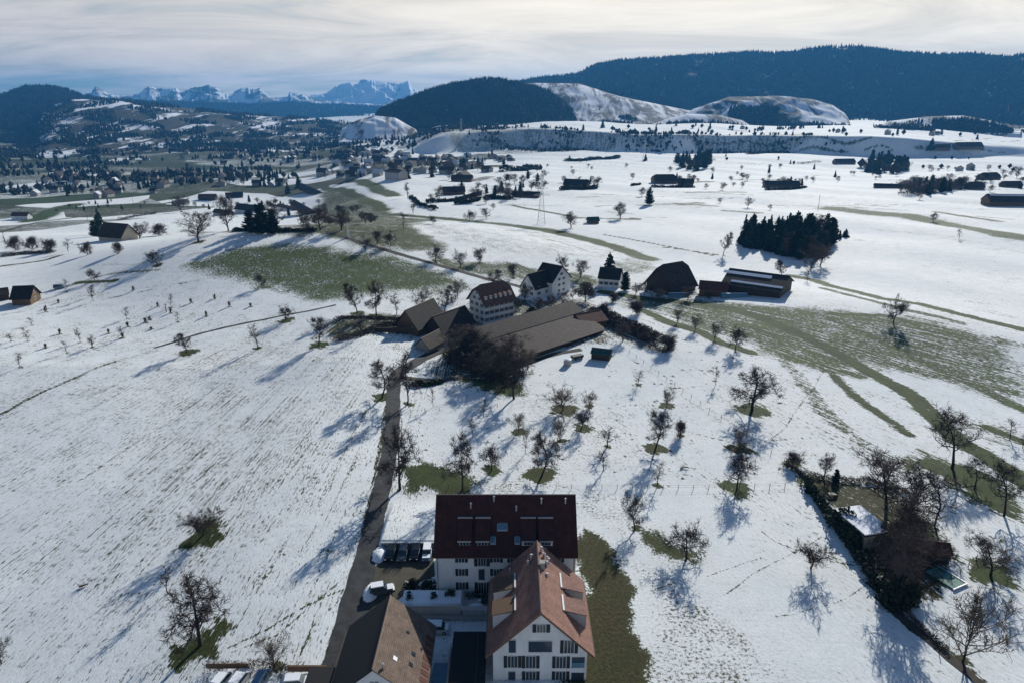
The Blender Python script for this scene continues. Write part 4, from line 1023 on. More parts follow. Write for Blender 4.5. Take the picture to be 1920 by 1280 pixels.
# hedges and brushwood: a leafy or twiggy mass following a line
def hedge(name, path, wm, hm, label, mt='hedge', n=900, seed=1, cat='hedge', lump=0.35, leaf=0.35, world=False, group=None):
    P = [Vector((*q, 0)) for q in path] if world else [at(*q) for q in path]
    rg = np.random.default_rng(seed)
    seg = [(P[i + 1] - P[i]).to_2d().length for i in range(len(P) - 1)]; tot = sum(seg)
    t = rg.uniform(0, tot, n); cx = np.zeros(n); cy = np.zeros(n); acc = 0
    for i, s in enumerate(seg):
        k = (t >= acc) & (t <= acc + s); f = (t[k] - acc) / max(s, 1e-6); cx[k] = P[i].x + (P[i + 1].x - P[i].x) * f; cy[k] = P[i].y + (P[i + 1].y - P[i].y) * f; acc += s
    a = rg.uniform(0, 6.283, n); q = rg.uniform(0, 1, n) ** 0.5
    hloc = hm * (1 + lump * np.sin(t * 2.2 / max(wm, .6)) * np.sin(t * 0.9 / max(wm, .6) + 1))
    ox, oy = np.cos(a) * q * wm / 2, np.sin(a) * q * wm / 2
    z = rg.uniform(0.02, 1, n) ** 0.7 * hloc * np.sqrt(np.clip(1 - q ** 4, 0.1, 1))
    x, y = cx + ox, cy + oy; z0 = height(x, y)
    c = np.stack([x, y, z0 + z], 1)
    d1 = rg.normal(0, 1, (n, 3)); d1 /= np.linalg.norm(d1, axis=1)[:, None]; d2 = np.cross(d1, rg.normal(0, 1, (n, 3))); d2 /= np.linalg.norm(d2, axis=1)[:, None]
    l = leaf * rg.uniform(0.6, 1.3, n)[:, None]
    k2 = 0.22 if mt in ('brush', 'twig_brown') else 0.8
    Vv = np.stack([c - d1 * l, c + d2 * l * k2, c + d1 * l, c - d2 * l * k2], 1).reshape(-1, 3)
    b = c.mean(0); b[2] = z0.min(); Vv = Vv - b
    F = np.arange(4 * n).reshape(n, 4)
    o = link(name, np_mesh(name, Vv, F, M[mt])); o.location = b
    return tag(o, label, cat, group)
# ------------------------------------------------------------------ roads: draped ribbons 6 cm above the ground sheet
def ribbon(name, pts, w_, mt, lift=0.06, label=None, world=False, step=2.0):
    P = [Vector((*q[:2], 0)) for q in pts] if world else [at(*q) for q in pts]
    # smooth the polyline
    Q = []
    for i in range(len(P) - 1):
        p0, p1, p2, p3 = P[max(i - 1, 0)], P[i], P[i + 1], P[min(i + 2, len(P) - 1)]
        n = max(2, int((p2 - p1).to_2d().length / step))
        for k in range(n):
            t = k / n
            Q.append(0.5 * ((2 * p1) + (p2 - p0) * t + (2 * p0 - 5 * p1 + 4 * p2 - p3) * t * t + (3 * p1 - p0 - 3 * p2 + p3) * t ** 3))
    Q.append(P[-1])
    Q = [q.to_2d() for q in Q]
    V_, F_ = [], []; m = 5
    for i, q in enumerate(Q):
        d = (Q[min(i + 1, len(Q) - 1)] - Q[max(i - 1, 0)]).normalized(); nrm = Vector((d.y, -d.x))
        ww = w_ if not callable(w_) else w_(q.y)
        for j in range(m):
            s = (j / (m - 1) - 0.5) * ww
            x, y = q.x + nrm.x * s, q.y + nrm.y * s
            if j in (0, m - 1): x += nrm.x * 0.12 * math.sin(i * 1.7 + j); y += nrm.y * .12 * math.sin(i * 1.7 + j)
            V_.append((x, y, ground(x, y) + lift))
    for i in range(len(Q) - 1):
        for j in range(m - 1):
            a = i * m + j; F_.append((a, a + 1, a + m + 1, a + m))
    o = link(name, np_mesh(name, np.array(V_), np.array(F_), M[mt], smooth=True)); return tag(o, label, kind='structure')
ribbon('road', [(585,1330),(640,1240),(665,1130),(690,1030),(706,960),(722,890),(734,820),(737,760),(738,722)], lambda y: 3.8 if y > 112 else 3.8 + (112 - y) * 0.06, 'asphalt')
ribbon('road', [(738,722),(745,700),(770,685),(800,668),(838,655),(870,650)], 3.7, 'asphalt', lift=0.07)
ribbon('path', [(745,706),(800,712),(870,708),(940,694),(990,680),(1040,664),(1090,655)], 2.4, 'gravel', lift=0.08)
ribbon('path', [(290,652),(330,640),(370,627),(440,610),(520,594),(580,583),(630,572)], 1.1, 'gravel', lift=0.1)
ribbon('road', [(930,528),(880,514),(820,497),(760,480),(700,462),(650,446),(615,436)], 3.2, 'gravel', lift=0.12)
ribbon('road', [(930,528),(965,535),(1000,545)], 3.2, 'gravel', lift=0.13)
ribbon('road', [(-60,448),(0,436),(60,420),(120,411),(200,400),(280,389),(330,378)], 5.0, 'gravel', lift=0.3)
ribbon('path', [(1650,1120),(1700,1165),(1760,1215),(1830,1275),(1900,1340)], 1.6, 'gravel', lift=0.06)
# yard between the houses
yd = [at(690,1030), at(812,1030), at(818,1115), at(790,1115), at(760,1180), at(740,1330), at(600,1330), at(650,1180)]
yv = [(p.x, p.y, 0.04) for p in yd]
me = bpy.data.meshes.new('yard'); me.from_pydata(yv, [], [tuple(range(len(yv)))[::-1]]); me.materials.append(M['paving']); tag(link('yard', me), kind='structure')

# ------------------------------------------------------------------ houses
def window(root, face, u, z, w_, h, dims, shutter=True, bars=1, name='window', glassm='glass'):
    """window on a wall; face f/b/l/r, u = centre along the wall. dims=(L, W)"""
    Ln, W = dims
    if face == 'f': org, ex, n = Vector((0, -W / 2, 0)), Vector((1, 0, 0)), Vector((0, -1, 0))
    elif face == 'b': org, ex, n = Vector((0, W / 2, 0)), Vector((-1, 0, 0)), Vector((0, 1, 0))
    elif face == 'l': org, ex, n = Vector((-Ln / 2, 0, 0)), Vector((0, -1, 0)), Vector((-1, 0, 0))
    else: org, ex, n = Vector((Ln / 2, 0, 0)), Vector((0, 1, 0)), Vector((1, 0, 0))
    up = Vector((0, 0, 1))
    def bx(mb, u0, u1, z0, z1, d0, d1):
        c = [org + ex * a + up * b + n * d for d in (d0, d1) for (a, b) in ((u0, z0), (u1, z0), (u1, z1), (u0, z1))]
        mb.hexa([c[0], c[1], c[2], c[3], c[4], c[5], c[6], c[7]])
    g = MB(); bx(g, u - w_ / 2, u + w_ / 2, z, z + h, -0.05, 0.02); wn = g.build(name, M[glassm], root)
    fr = MB(); t_ = 0.09
    bx(fr, u - w_ / 2 - t_, u + w_ / 2 + t_, z - t_, z, 0, 0.07); bx(fr, u - w_ / 2 - t_, u + w_ / 2 + t_, z + h, z + h + t_, 0, 0.07)
    bx(fr, u - w_ / 2 - t_, u - w_ / 2, z, z + h, 0, 0.068); bx(fr, u + w_ / 2, u + w_ / 2 + t_, z, z + h, 0, 0.068)
    for k in range(bars): 
        uu = u - w_ / 2 + w_ * (k + 1) / (bars + 1); bx(fr, uu - .035, uu + .035, z, z + h, 0.0, 0.05)
    fr.build('frame', M['frame'], wn)
    if shutter:
        sw = w_ * 0.42 if shutter is True else shutter
        for sg in (-1, 1):
            s = MB(); c0 = u + sg * (w_ / 2 + t_ + sw / 2); bx(s, c0 - sw / 2, c0 + sw / 2, z - .05, z + h + .05, 0, 0.06); s.build('shutter', M['shutter'], wn)
    return wn
def gable_house(name, origin, rz, Ln, W, hw, hr, walls, roof, label, cat='house', oh=0.6, oe=0.7, th=0.22, chim=(), wins=(), group=None, hip=0.0, parts=True, base=-1.5, snow=None, z=None, roof2=None):
    """ridge along local x, origin at the centre of the footprint; gables at +-x"""
    ox, oy = origin[0], origin[1]; zz = ground(ox, oy) if z is None else z
    r = empty(name, (ox, oy, zz), rz); tag(r, label, cat, group)
    m = MB(); a, b = Ln / 2, W / 2
    hg = hr * (1 - hip)
    if hip == 0: m.prism([(-b, base), (b, base), (b, hw), (0, hw + hr), (-b, hw)], 'x', -a, a)
    else: m.prism([(-b, base), (b, base), (b, hw), (b * hip, hw + hg), (-b * hip, hw + hg), (-b, hw)], 'x', -a, a)
    m.build('wall', M[walls], r)
    k = hr / b; ze = hw - oe * k
    q = MB(); up = 0.06
    hx = hip * b * 0.8
    for sg in (-1, 1):
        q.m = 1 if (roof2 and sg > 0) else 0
        if hip == 0:
            quad = [(-a - oh, sg * (b + oe), ze + up + th), (a + oh, sg * (b + oe), ze + up + th), (a + oh, 0, hw + hr + up + th), (-a - oh, 0, hw + hr + up + th)]
            if sg > 0: quad = quad[::-1]
            q.slab(quad, th)
        else:
            zc = hw + hg + up + th; yc = sg * b * hip; e = a + oh
            pts = [(-e, sg * (b + oe), ze + up + th), (e, sg * (b + oe), ze + up + th), (e, yc, zc), (e - hx - oh, 0, hw + hr + up + th), (-e + hx + oh, 0, hw + hr + up + th), (-e, yc, zc)]
            low = [(x_, y_, z_ - th) for x_, y_, z_ in pts]
            q.poly(pts if sg < 0 else pts[::-1]); q.poly(low[::-1] if sg < 0 else low)
            for i_ in range(6): j_ = (i_ + 1) % 6; q.poly([pts[i_], low[i_], low[j_], pts[j_]])
    if hip:
        for sx_ in (-1, 1):
            e = sx_ * (a + oh); zc = hw + hg + up + th
            T_ = [(e, -b * hip, zc), (e, b * hip, zc), (sx_ * (a - hx), 0, hw + hr + up + th)]
            q.poly(T_ if sx_ > 0 else T_[::-1])
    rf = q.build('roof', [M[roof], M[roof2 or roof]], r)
    rg_ = MB(); rl = a + oh - (hx + oh if hip else 0)
    rg_.tube((-rl, 0, hw + hr + up + th), (rl, 0, hw + hr + up + th), 0.13, n=6); rg_.build('ridge', M['gutter'], rf)
    if parts:
        for sg in (-1, 1): MB().tube((-a - oh, sg * (b + oe + .06), ze + .12), (a + oh, sg * (b + oe + .06), ze + .12), 0.08, n=5).build('gutter', M['gutter'], rf)
    for cx, cy, cw, ch in chim:
        c = MB(); zr = hw + hr - abs(cy) * k; c.box(cx - cw / 2, cy - cw / 2, zr - .6, cx + cw / 2, cy + cw / 2, zr + ch); c.box(cx - cw / 2 - .08, cy - cw / 2 - .08, zr + ch, cx + cw / 2 + .08, cy + cw / 2 + .08, zr + ch + .12)
        c.build('chimney', M['concrete'], rf)
    if snow:
        for (x0, x1, y0, y1) in snow:
            s = MB(); f_ = lambda y_: hw + hr - abs(y_) * k + up + th
            s.slab([(x0, y0, f_(y0) + .09), (x1, y0, f_(y0) + .09), (x1, y1, f_(y1) + .09), (x0, y1, f_(y1) + .09)], 0.085); s.build('snow_patch', M['snow'], rf)
    for wn in wins:
        face, u, z_, w_, h = wn[:5]; window(r, face, u, z_, w_, h, (Ln, W), *(wn[5:]))
    return r, rf
def fp(c0, c1, W, side=1):
    """footprint from the pixels of the camera-facing long base edge: centre, rotation, length"""
    a, b = at(*c0), at(*c1); d = (b - a).to_2d(); Ln = d.length; n = Vector((-d.y, d.x)).normalized()
    if n.y < 0: n = -n
    c = (a.to_2d() + b.to_2d()) / 2 + n * W / 2
    return (c.x, c.y), math.atan2(d.y, d.x), Ln

# --- wide apartment house with the dark red roof
A = dict(x0=-12.7, x1=10.6, y=95.0, W=14.0)
Lh = A['x1'] - A['x0']; cx = (A['x0'] + A['x1']) / 2
def ux(px, py=1075):  # photo column on the facade -> local u
    a, f, u = ray(px, py); return a / f * A['y'] - cx
def zf(py):           # photo row on the facade -> height
    a, f, u = ray(960, py); return CAM_H + u / f * A['y']
wl = []
for row_, (t0, t1) in enumerate([(1043, 1053), (1066, 1078), (1091, 1103)]):
    for col_ in (866, 931, 963, 1045): wl.append(('f', ux(col_), zf(t1), 0.95, zf(t0) - zf(t1), 0.5, 1))
for t0, t1 in [(1042, 1060), (1091, 1111)]: wl.append(('f', ux(904), zf(t1), 1.25, zf(t0) - zf(t1), 0.6, 2))
for t0, t1 in [(1042, 1060), (1091, 1111)]: wl.append(('f', ux(1010), zf(t1), 1.25, zf(t0) - zf(t1), 0.6, 2))
wl.append(('f', ux(903), zf(1086), 1.0, zf(1066) - zf(1086), False, 0))
for z_ in (1.2, 4.0, 6.0): 
    for u_ in (-3.5, 3.5): wl += [('l', u_, z_, 1.0, 1.3, 0.5, 1), ('r', u_, z_, 1.0, 1.3, 0.5, 1)]
hA, rA = gable_house('apartment_house', (cx, A['y'] + 7), 0, Lh, 14, 8.9, 7.0, 'white_wall', 'roof_red_dark', 'wide white apartment house with dark red roof and four dormers', oh=0.35, oe=0.3, wins=wl)
kA = 1.0
def rz_(y): return 8.9 + (y + 7) * kA + 0.3
for i, (p0, p1) in enumerate([(857, 884), (891, 919), (977, 1005), (1010, 1038)]):
    a0, f0, u0 = ray(p0, 1012); x0 = a0 / f0 * 96.0 - cx; a1, _, _ = ray(p1, 1012); x1 = a1 / f0 * 96.0 - cx
    d = MB(); yf = -6.0; zt = 11.2; yb = -2.9
    d.prism([(yf, rz_(yf) - .5), (yf, zt), (yb, rz_(yb) + .1), (yb, rz_(yb) - .5)], 'x', x0 + .15, x1 - .15)
    dm = d.build('dormer', M['white_wall' if i > 1 else 'metal_dark'], rA)
    s = MB(); s.slab([(x0, yf - .25, zt + .12), (x1, yf - .25, zt + .12), (x1, yb, rz_(yb) + .25), (x0, yb, rz_(yb) + .25)], .13); s.build('dormer_roof', M['roof_red_dark'], dm)
    s = MB(); s.box(x0 - .05, yb - .12, rz_(yb) + .1, x1 + .05, yb + .12, rz_(yb) + .36); s.build('flashing', M['metal'], dm); s = MB(); s.box(x0 + .05, yf - .32, zt - .16, x1 - .05, yf - .26, zt + .1); s.build('fascia', M['metal'], dm)
    g = MB(); g.box((x0 + x1) / 2 - .75, yf - .04, rz_(yf) + .1, (x0 + x1) / 2 + .75, yf + .02, zt - .22); g.build('dormer_window', M['glass'], dm)
    g = MB()
    for xx in (-.78, -.27, .25, .74): g.box((x0 + x1) / 2 + xx, yf - .09, rz_(yf) + .06, (x0 + x1) / 2 + xx + .06, yf - .03, zt - .18)
    g.build('window_bars', M['frame'], dm)
for px, py, w_, h_, mt in [(942, 987, 1.6, 1.3, 'glass'), (924.5, 1012, .75, 1.3, 'glass'), (970, 1012, .75, 1.3, 'glass')]:
    a_, f_, u_ = ray(px, py); 
    # hit with the roof plane
    yy = (80 - 9.2 + 95 * kA) / (kA - u_ / f_); xl = a_ / f_ * yy - cx; yl = yy - 102
    s = MB(); s.slab([(xl - w_ / 2, yl - h_ / 3, rz_(yl - h_ / 3) + .1), (xl + w_ / 2, yl - h_ / 3, rz_(yl - h_ / 3) + .1), (xl + w_ / 2, yl + h_ / 3, rz_(yl + h_ / 3) + .1), (xl - w_ / 2, yl + h_ / 3, rz_(yl + h_ / 3) + .1)], .14)
    sk = s.build('skylight', M['poolblue'], rA)
    s = MB(); s.slab([(xl - w_ / 2 - .08, yl - h_ / 3 - .08, rz_(yl - h_ / 3) + .04), (xl + w_ / 2 + .08, yl - h_ / 3 - .08, rz_(yl - h_ / 3) + .04), (xl + w_ / 2 + .08, yl + h_ / 3 + .08, rz_(yl + h_ / 3) + .04), (xl - w_ / 2 - .08, yl + h_ / 3 + .08, rz_(yl + h_ / 3) + .04)], .12); s.build('frame', M['metal'], sk)
for px, py in [(926, 938), (1015, 942), (1060, 942), (883, 951), (968, 956)]:
    a_, f_, u_ = ray(px, py); yy = (80 - 9.2 + 95 * kA) / (kA - u_ / f_); xl = a_ / f_ * yy - cx; yl = yy - 102
    s = MB(); s.tube((xl, yl, rz_(yl) - .2), (xl, yl, rz_(yl) + 0.75), .13, n=8); s.tube((xl, yl, rz_(yl) + .8), (xl, yl, rz_(yl) + .95), .22, .1, n=8); s.build('vent_pipe', M['metal'], rA)
s = MB(); s.box(-Lh / 2 + .05, -7.02, 8.45, Lh / 2 - .05, -6.98 - .05, 8.65); s.build('eaves_board', M['gutter'], hA)

for x_ in (-Lh / 2 + .25, Lh / 2 - .25, 1.2): MB().tube((x_, -7.1, 0), (x_, -7.1, 8.5), .06, n=6).build('downpipe', M['gutter'], hA)
# --- tall gable house in front of it
Bx, By0, By1 = 4.05, 78.0, 93.0
def ub(px, py): a, f, u = ray(px, py); return a / f * By0 - Bx
def zb(py): a, f, u = ray(960, py); return CAM_H + u / f * By0
# ridge runs along world y, so the camera-facing gable is the local left end after a quarter turn
gw = []
def gwin(px0, px1, py0, py1, shutter, bars, glassm='glass', name='window'):
    pm = (py0 + py1) / 2; u0, u1 = ub(px0, pm), ub(px1, pm); z0, z1 = zb(py1), zb(py0)
    # local: rz = +90deg, local -x faces the camera; wall 'l' has ex = (0,-1,0) local = world +x
    gw.append(('l', (u0 + u1) / 2, z0, u1 - u0, z1 - z0, shutter, bars, name, glassm))
gwin(1007, 1023, 1170, 1184, .55, 2)
gwin(954, 967, 1199, 1222, False, 0); gwin(991, 1035, 1201, 1221, False, 0); gwin(1058, 1076, 1200, 1223, .5, 2)
gwin(952, 970, 1229, 1250, .5, 2); gwin(986, 1004, 1229, 1251, .5, 2); gwin(1043, 1061, 1230, 1251, .5, 2)
gwin(953, 966, 1258, 1284, False, 0); gwin(986, 1004, 1258, 1284, .5, 2); gwin(1042, 1060, 1258, 1284, .5, 2)
hB, rB = gable_house('gable_house', (Bx, (By0 + By1) / 2), R(90), By1 - By0, 13.6, 5.7, 6.8, 'white_wall', 'roof_salmon', 'tall white gable house with salmon tiled roof in the bottom row of houses', oh=0.75, oe=1.0, wins=gw, base=-7)
# loggias at the right corner
for py0, py1 in ((1231, 1249), (1260, 1284)):
    u0, u1 = ub(1072, 1240), ub(1096, 1240); z0, z1 = zb(py1), zb(py0)
    s = MB(); s.box(-7.5 - .03, -u1, z0, -7.5 + .05, -u0, z1); lg = s.build('balcony_opening', M['glass'], hB)
    s = MB(); s.box(-7.62, -u1, z0 - .05, -7.55, -u0, z0 + .85); s.build('glass_railing', M['poolblue'], lg)
    s = MB(); s.box(-7.66, -u1 - .06, z0 - .15, -7.52, -u0 + .06, z0 - .05); s.box(-7.64, -u1 - .1, z0 - .05, -7.54, -u1, z1); s.build('edge', M['frame'], lg)
# verge board along the gable
kB = 1.0
s = MB()
for sg in (-1, 1): s.hexa([(-8.27, 0, 12.35), (-8.27, sg * 7.8, 4.55), (-8.22, sg * 7.8, 4.55), (-8.22, 0, 12.35), (-8.27, 0, 12.62), (-8.27, sg * 7.8, 4.82), (-8.22, sg * 7.8, 4.82), (-8.22, 0, 12.62)])
s.build('verge_board', M['wood_brown'], rB)
def rb(v): return 12.5 - abs(v) + .28   # roof height at local |y|
for y0, y1 in ((86.7, 89.9), (81.7, 84.9)):
    for sd in (1, -1):                   # world +x is local -y
        lx0, lx1 = y0 - 85.5, y1 - 85.5
        v0, v1 = 3.6, 6.9                # distance from the ridge of the dormer's upper edge and face
        zt = rb(v0) - .9
        d = MB(); S_ = -sd
        prof = [(S_ * v0, rb(v0) - .3), (S_ * v1, rb(v1) - .4), (S_ * v1, zt)]
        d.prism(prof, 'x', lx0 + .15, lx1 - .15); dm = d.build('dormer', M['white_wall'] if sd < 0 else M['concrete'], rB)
        s = MB(); qd = [(lx0, S_ * v1 * 1.02, zt + .1), (lx1, S_ * v1 * 1.02, zt + .1), (lx1, S_ * v0, rb(v0) + .12), (lx0, S_ * v0, rb(v0) + .12)]
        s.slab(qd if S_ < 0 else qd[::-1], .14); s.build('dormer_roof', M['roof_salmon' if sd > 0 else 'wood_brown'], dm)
        s = MB(); s.box(lx0 - .1, min(S_ * (v0 - .14), S_ * (v0 + .12)), rb(v0) - .05, lx1 + .1, max(S_ * (v0 - .14), S_ * (v0 + .12)), rb(v0) + .3); s.build('flashing', M['metal'], dm)
        s = MB(); yy = S_ * (v1 + .03); s.box(lx0 + .4, min(yy, yy + S_ * .04), rb(v1) + .1, lx1 - .4, max(yy, yy + S_ * .04), zt - .15); s.build('dormer_window', M['glass'], dm)
for lx, v, hgt, rad, mt in [(6.0, -.6, 1.0, .18, 'metal'), (5.2, -1.0, .8, .2, 'metal'), (4.5, -1.5, 1.2, .14, 'metal'), (5.0, -1.7, .7, .2, 'metal'), (3.6, -1.4, .9, .16, 'metal'), (4.9, 1.0, .8, .18, 'metal'), (4.2, 1.5, .6, .15, 'metal'), (1.2, -1.3, .4, .2, 'metal'), (6.3, 4.4, .5, .12, 'metal'), (2.6, 4.4, .5, .12, 'metal')]:
    s = MB(); s.tube((lx, v, rb(v) - .3), (lx, v, rb(v) + hgt), rad, n=8); s.tube((lx, v, rb(v) + hgt), (lx, v, rb(v) + hgt + .12), rad * 1.5, rad * .8, n=8); s.build('vent_pipe', M[mt], rB)
s = MB(); s.box(1.9, -.95, rb(.7) - .6, 2.6, -.3, rb(.7) + 1.1); s.box(1.82, -1.03, rb(.7) + 1.1, 2.68, -.22, rb(.7) + 1.22); s.build('chimney', M['concrete'], rB)
s = MB(); s.tube((5.5, -1.2, rb(1.2)), (5.5, -1.2, rb(1.2) + 2.0), .04, n=5); s.tube((5.5, -1.7, rb(1.2) + 1.7), (5.5, -.7, rb(1.2) + 1.7), .03, n=5); s.build('antenna', M['metal_dark'], rB)

# --- old house with the mottled brown roof
gwC = [('l', 0, 5.9, 1.1, .9, False, 1), ('l', -3, 2.2, 1.0, 1.3, .5, 1), ('l', 0, 2.2, 1.0, 1.3, .5, 1), ('l', 3, 2.2, 1.0, 1.3, .5, 1)]
hC, rC = gable_house('old_house', (-18.4, 77.6), R(90), 13.2, 11.6, 4.2, 5.0, 'white_wall', 'roof_brown', 'old house with a mottled brown tiled roof, its ridge pointing at the viewer', oh=.6, oe=.9, wins=gwC, roof2='black_roof_and_shade')  # west slope gets little sun: its shade is put into the black colour
kC = 5.0 / 5.8
def rc(v): return 9.2 - abs(v) * kC + .28
for lx, v, a_, b_ in [(-3.4, 2.2, .35, .9)]:
    pass
for lx, v, w_, l_, mt in [(-3.3, -2.3, .7, .5, 'snow'), (2.5, -3.2, .4, .4, 'glass'), (-.6, -4.4, .6, .5, 'glass'), (-2.6, -4.3, .6, .5, 'glass')]:
    s = MB(); s.slab([(lx - w_ / 2, v + l_ / 2, rc(v + l_ / 2) + .1), (lx - w_ / 2, v - l_ / 2, rc(v - l_ / 2) + .1), (lx + w_ / 2, v - l_ / 2, rc(v - l_ / 2) + .1), (lx + w_ / 2, v + l_ / 2, rc(v + l_ / 2) + .1)], .12); sk = s.build('skylight', M[mt], rC)
s = MB(); s.tube((-6.0, -1.2, rc(1.2) - .2), (-6.0, -1.2, rc(1.2) + .9), .17, n=8); s.build('vent_pipe', M['metal'], rC)
s = MB()
for i in range(9): s.slab([(-6.9 + i * 1.3, -6.65, rc(6.65) + .05), (-6.0 + i * 1.3, -6.65, rc(6.65) + .05), (-6.0 + i * 1.3, -5.6, rc(5.6) + .05), (-6.9 + i * 1.3, -5.6, rc(5.6) + .05)], .04)
s.build('replaced_tiles', M['roof_rust'], rC)
# black flat annex west of it
r = empty('garage', (-25.6, 74.5, 0)); tag(r, 'low garage with a black flat roof at the road side of the old house', 'garage')
MB().box(-3.2, -3.4, -.5, 2.0, 2.4, 2.9).build('wall', M['concrete'], r)
MB().box(-3.5, -3.7, 2.9, 2.3, 2.7, 3.15).build('roof', M['black_roof_and_shade'], r)
MB().box(-2.4, -3.45, .1, 1.2, -3.4, 2.3).build('door', M['metal_dark'], r)
MB().box(-1.9, -3.5, 3.15, -.4, -2.7, 3.25).build('snow_patch', M['snow'], r)
# ------------------------------------------------------------------ yards between the houses
def thing(name, label, cat, loc, rz=0, group=None): return tag(empty(name, loc, rz), label, cat, group)
# retaining terrace with white wall
r = thing('retaining_wall', 'pale terrace wall with snow on top, behind the parked silver car', 'wall', (-12.6, 90.6, 0))
MB().box(-5.6, 0, -.5, 4.3, .35, 2.5).build('wall', M['concrete'], r)
MB().box(-5.6, .35, -.5, 4.3, 3.9, 2.3).build('terrace_block', M['concrete'], r)
MB().box(-5.75, -.1, 2.5, 4.35, .45, 2.62).build('coping', M['metal'], r)
s = MB(); s.box(-5.5, .46, 2.3, 4.2, 3.85, 2.48); s.build('snow_cover', M['snow'], r)
MB().box(-5.7, -.7, -.3, 8.6, -.12, .7).build('ledge', M['concrete'], r)
for x_ in (-12.6 - 4.9, -12.6 - .1, -12.6 + 3.3):
    pass
hedge('planter_shrub', [(-17.2, 92.3), (-16.7, 92.4)], 0.9, 1.4, 'dark round shrub at the west end of the snowy terrace', n=130, leaf=.16, seed=31, world=True, cat='shrub')
hedge('planter_shrub', [(-13.2, 92.6), (-12.8, 92.6)], 0.9, 1.1, 'small dark shrub in the middle of the snowy terrace', n=110, leaf=.16, seed=32, world=True, cat='shrub')
o = hedge('planter_shrub', [(-10.9, 93.2), (-9.6, 93.2)], 1.0, 1.0, 'wide dark shrub on the snowy terrace near the sunken garden', n=200, leaf=.16, seed=33, world=True, cat='shrub'); 
for o_ in list(COL.objects):
    if o_.name.startswith('planter_shrub'): o_.location.z += 2.3
# sunken glass edged garden
r = thing('roof_garden', 'square roof garden with dark plants, snow patches and a white rim', 'garden', (-5.7, 92.2, 0))
MB().box(-2.4, -1.9, -.5, 2.3, 2.0, 2.0).build('base', M['concrete'], r)
MB().box(-2.4, -2.05, 2.0, 2.3, -1.85, 2.75).build('front_rim', M['metal'], r); MB().box(2.3, -2.05, 2.0, 2.5, 2.0, 2.75).build('side_rim', M['metal'], r)
MB().box(-2.55, -2.05, 2.0, -2.4, 2.0, 2.55).build('inner_rim', M['metal'], r)
for x0, y0, x1, y1 in ((-1.6, -1.6, 1.1, -.6), (-.2, .0, .7, .5), (.9, .8, 1.9, 1.5)):
    s = MB(); s.poly([(x0, y0, 2.06), (x1, y0 + .1, 2.06), (x1 - .2, y1, 2.06), ((x0 + x1) / 2, y1 + .25, 2.06), (x0 + .3, y1 - .2, 2.06)]); s.build('snow_patch', M['snow'], r)
hedge('planter_shrub', [(-7.4, 93.2), (-5.8, 93.6), (-4.2, 93.0), (-4.6, 91.4)], 1.3, .8, 'dark low planting filling the square roof garden', n=420, leaf=.15, seed=34, world=True, cat='shrub').location.z += 2.0
# mat like ground: two dark round bushes on snow at the upper terrace
for i, (px, py) in enumerate([(770, 1108), (803, 1108)]):
    p = at(px, py); hedge('garden_bush', [(p.x - .5, p.y + .3), (p.x + .6, p.y + .5)], 2.4, 1.7, ['clipped dark bush beside the parking yard, nearer the road', 'clipped dark bush against the wide house corner'][i], n=700, leaf=.16, seed=40 + i, world=True, cat='bush')
s = MB(); q = [at(742, 1128), at(816, 1128), at(816, 1080), at(790, 1090)]; s.poly([(p.x, p.y, .09) for p in q]); tag(s.build('snow', M['snow']), kind='structure')
# retaining wall behind the four parked cars
a_, b_ = at(712, 1029), at(812, 1029)
r = thing('retaining_wall', 'long low wall behind the four parked cars, snowfield above it', 'wall', (-24.7, 108.9, 0), 0)
ln = 11.1
MB().box(0, 0, -.4, ln, .3, 1.35).build('wall', M['stone_grey'], r); MB().box(-.1, -.06, 1.35, ln, .42, 1.47).build('coping', M['metal'], r)
def mound(name, x, y, rx, ry, h_, label, seed, mt='snow', cat='snow pile'):
    rg = random.Random(seed); n, m_ = 18, 7; V_, F_ = [], []
    for j in range(m_):
        f = j / (m_ - 1); 
        for i in range(n):
            a = 2 * math.pi * i / n; q = (1 - f) ** 0.7 * (1 + rg.uniform(-.14, .14)); V_.append((math.cos(a) * rx * q, math.sin(a) * ry * q, -.1 + (h_ + .1) * (1 - (1 - f) ** 2) + rg.uniform(-.06, .06)))
    for j in range(m_ - 1):
        for i in range(n): F_.append((j * n + i, j * n + (i + 1) % n, (j + 1) * n + (i + 1) % n, (j + 1) * n + i))
    o = link(name, np_mesh(name, np.array(V_), np.array(F_), M[mt], smooth=True)); o.location = (x, y, ground(x, y) + .03); return tag(o, label, cat)
p = at(712, 1040); mound('snow_pile', p.x, p.y, 1.5, 2.6, .9, 'ploughed snow heap at the road corner of the car row', 1)
p = at(690, 1112); mound('snow_pile', p.x + .4, p.y, 1.3, 2.4, 1.0, 'ploughed snow heap beside the snow covered car', 2)
p = at(762, 1092); mound('snow_pile', p.x, p.y, .35, .6, .25, 'tiny snow lump at the edge of the yard paving', 3)

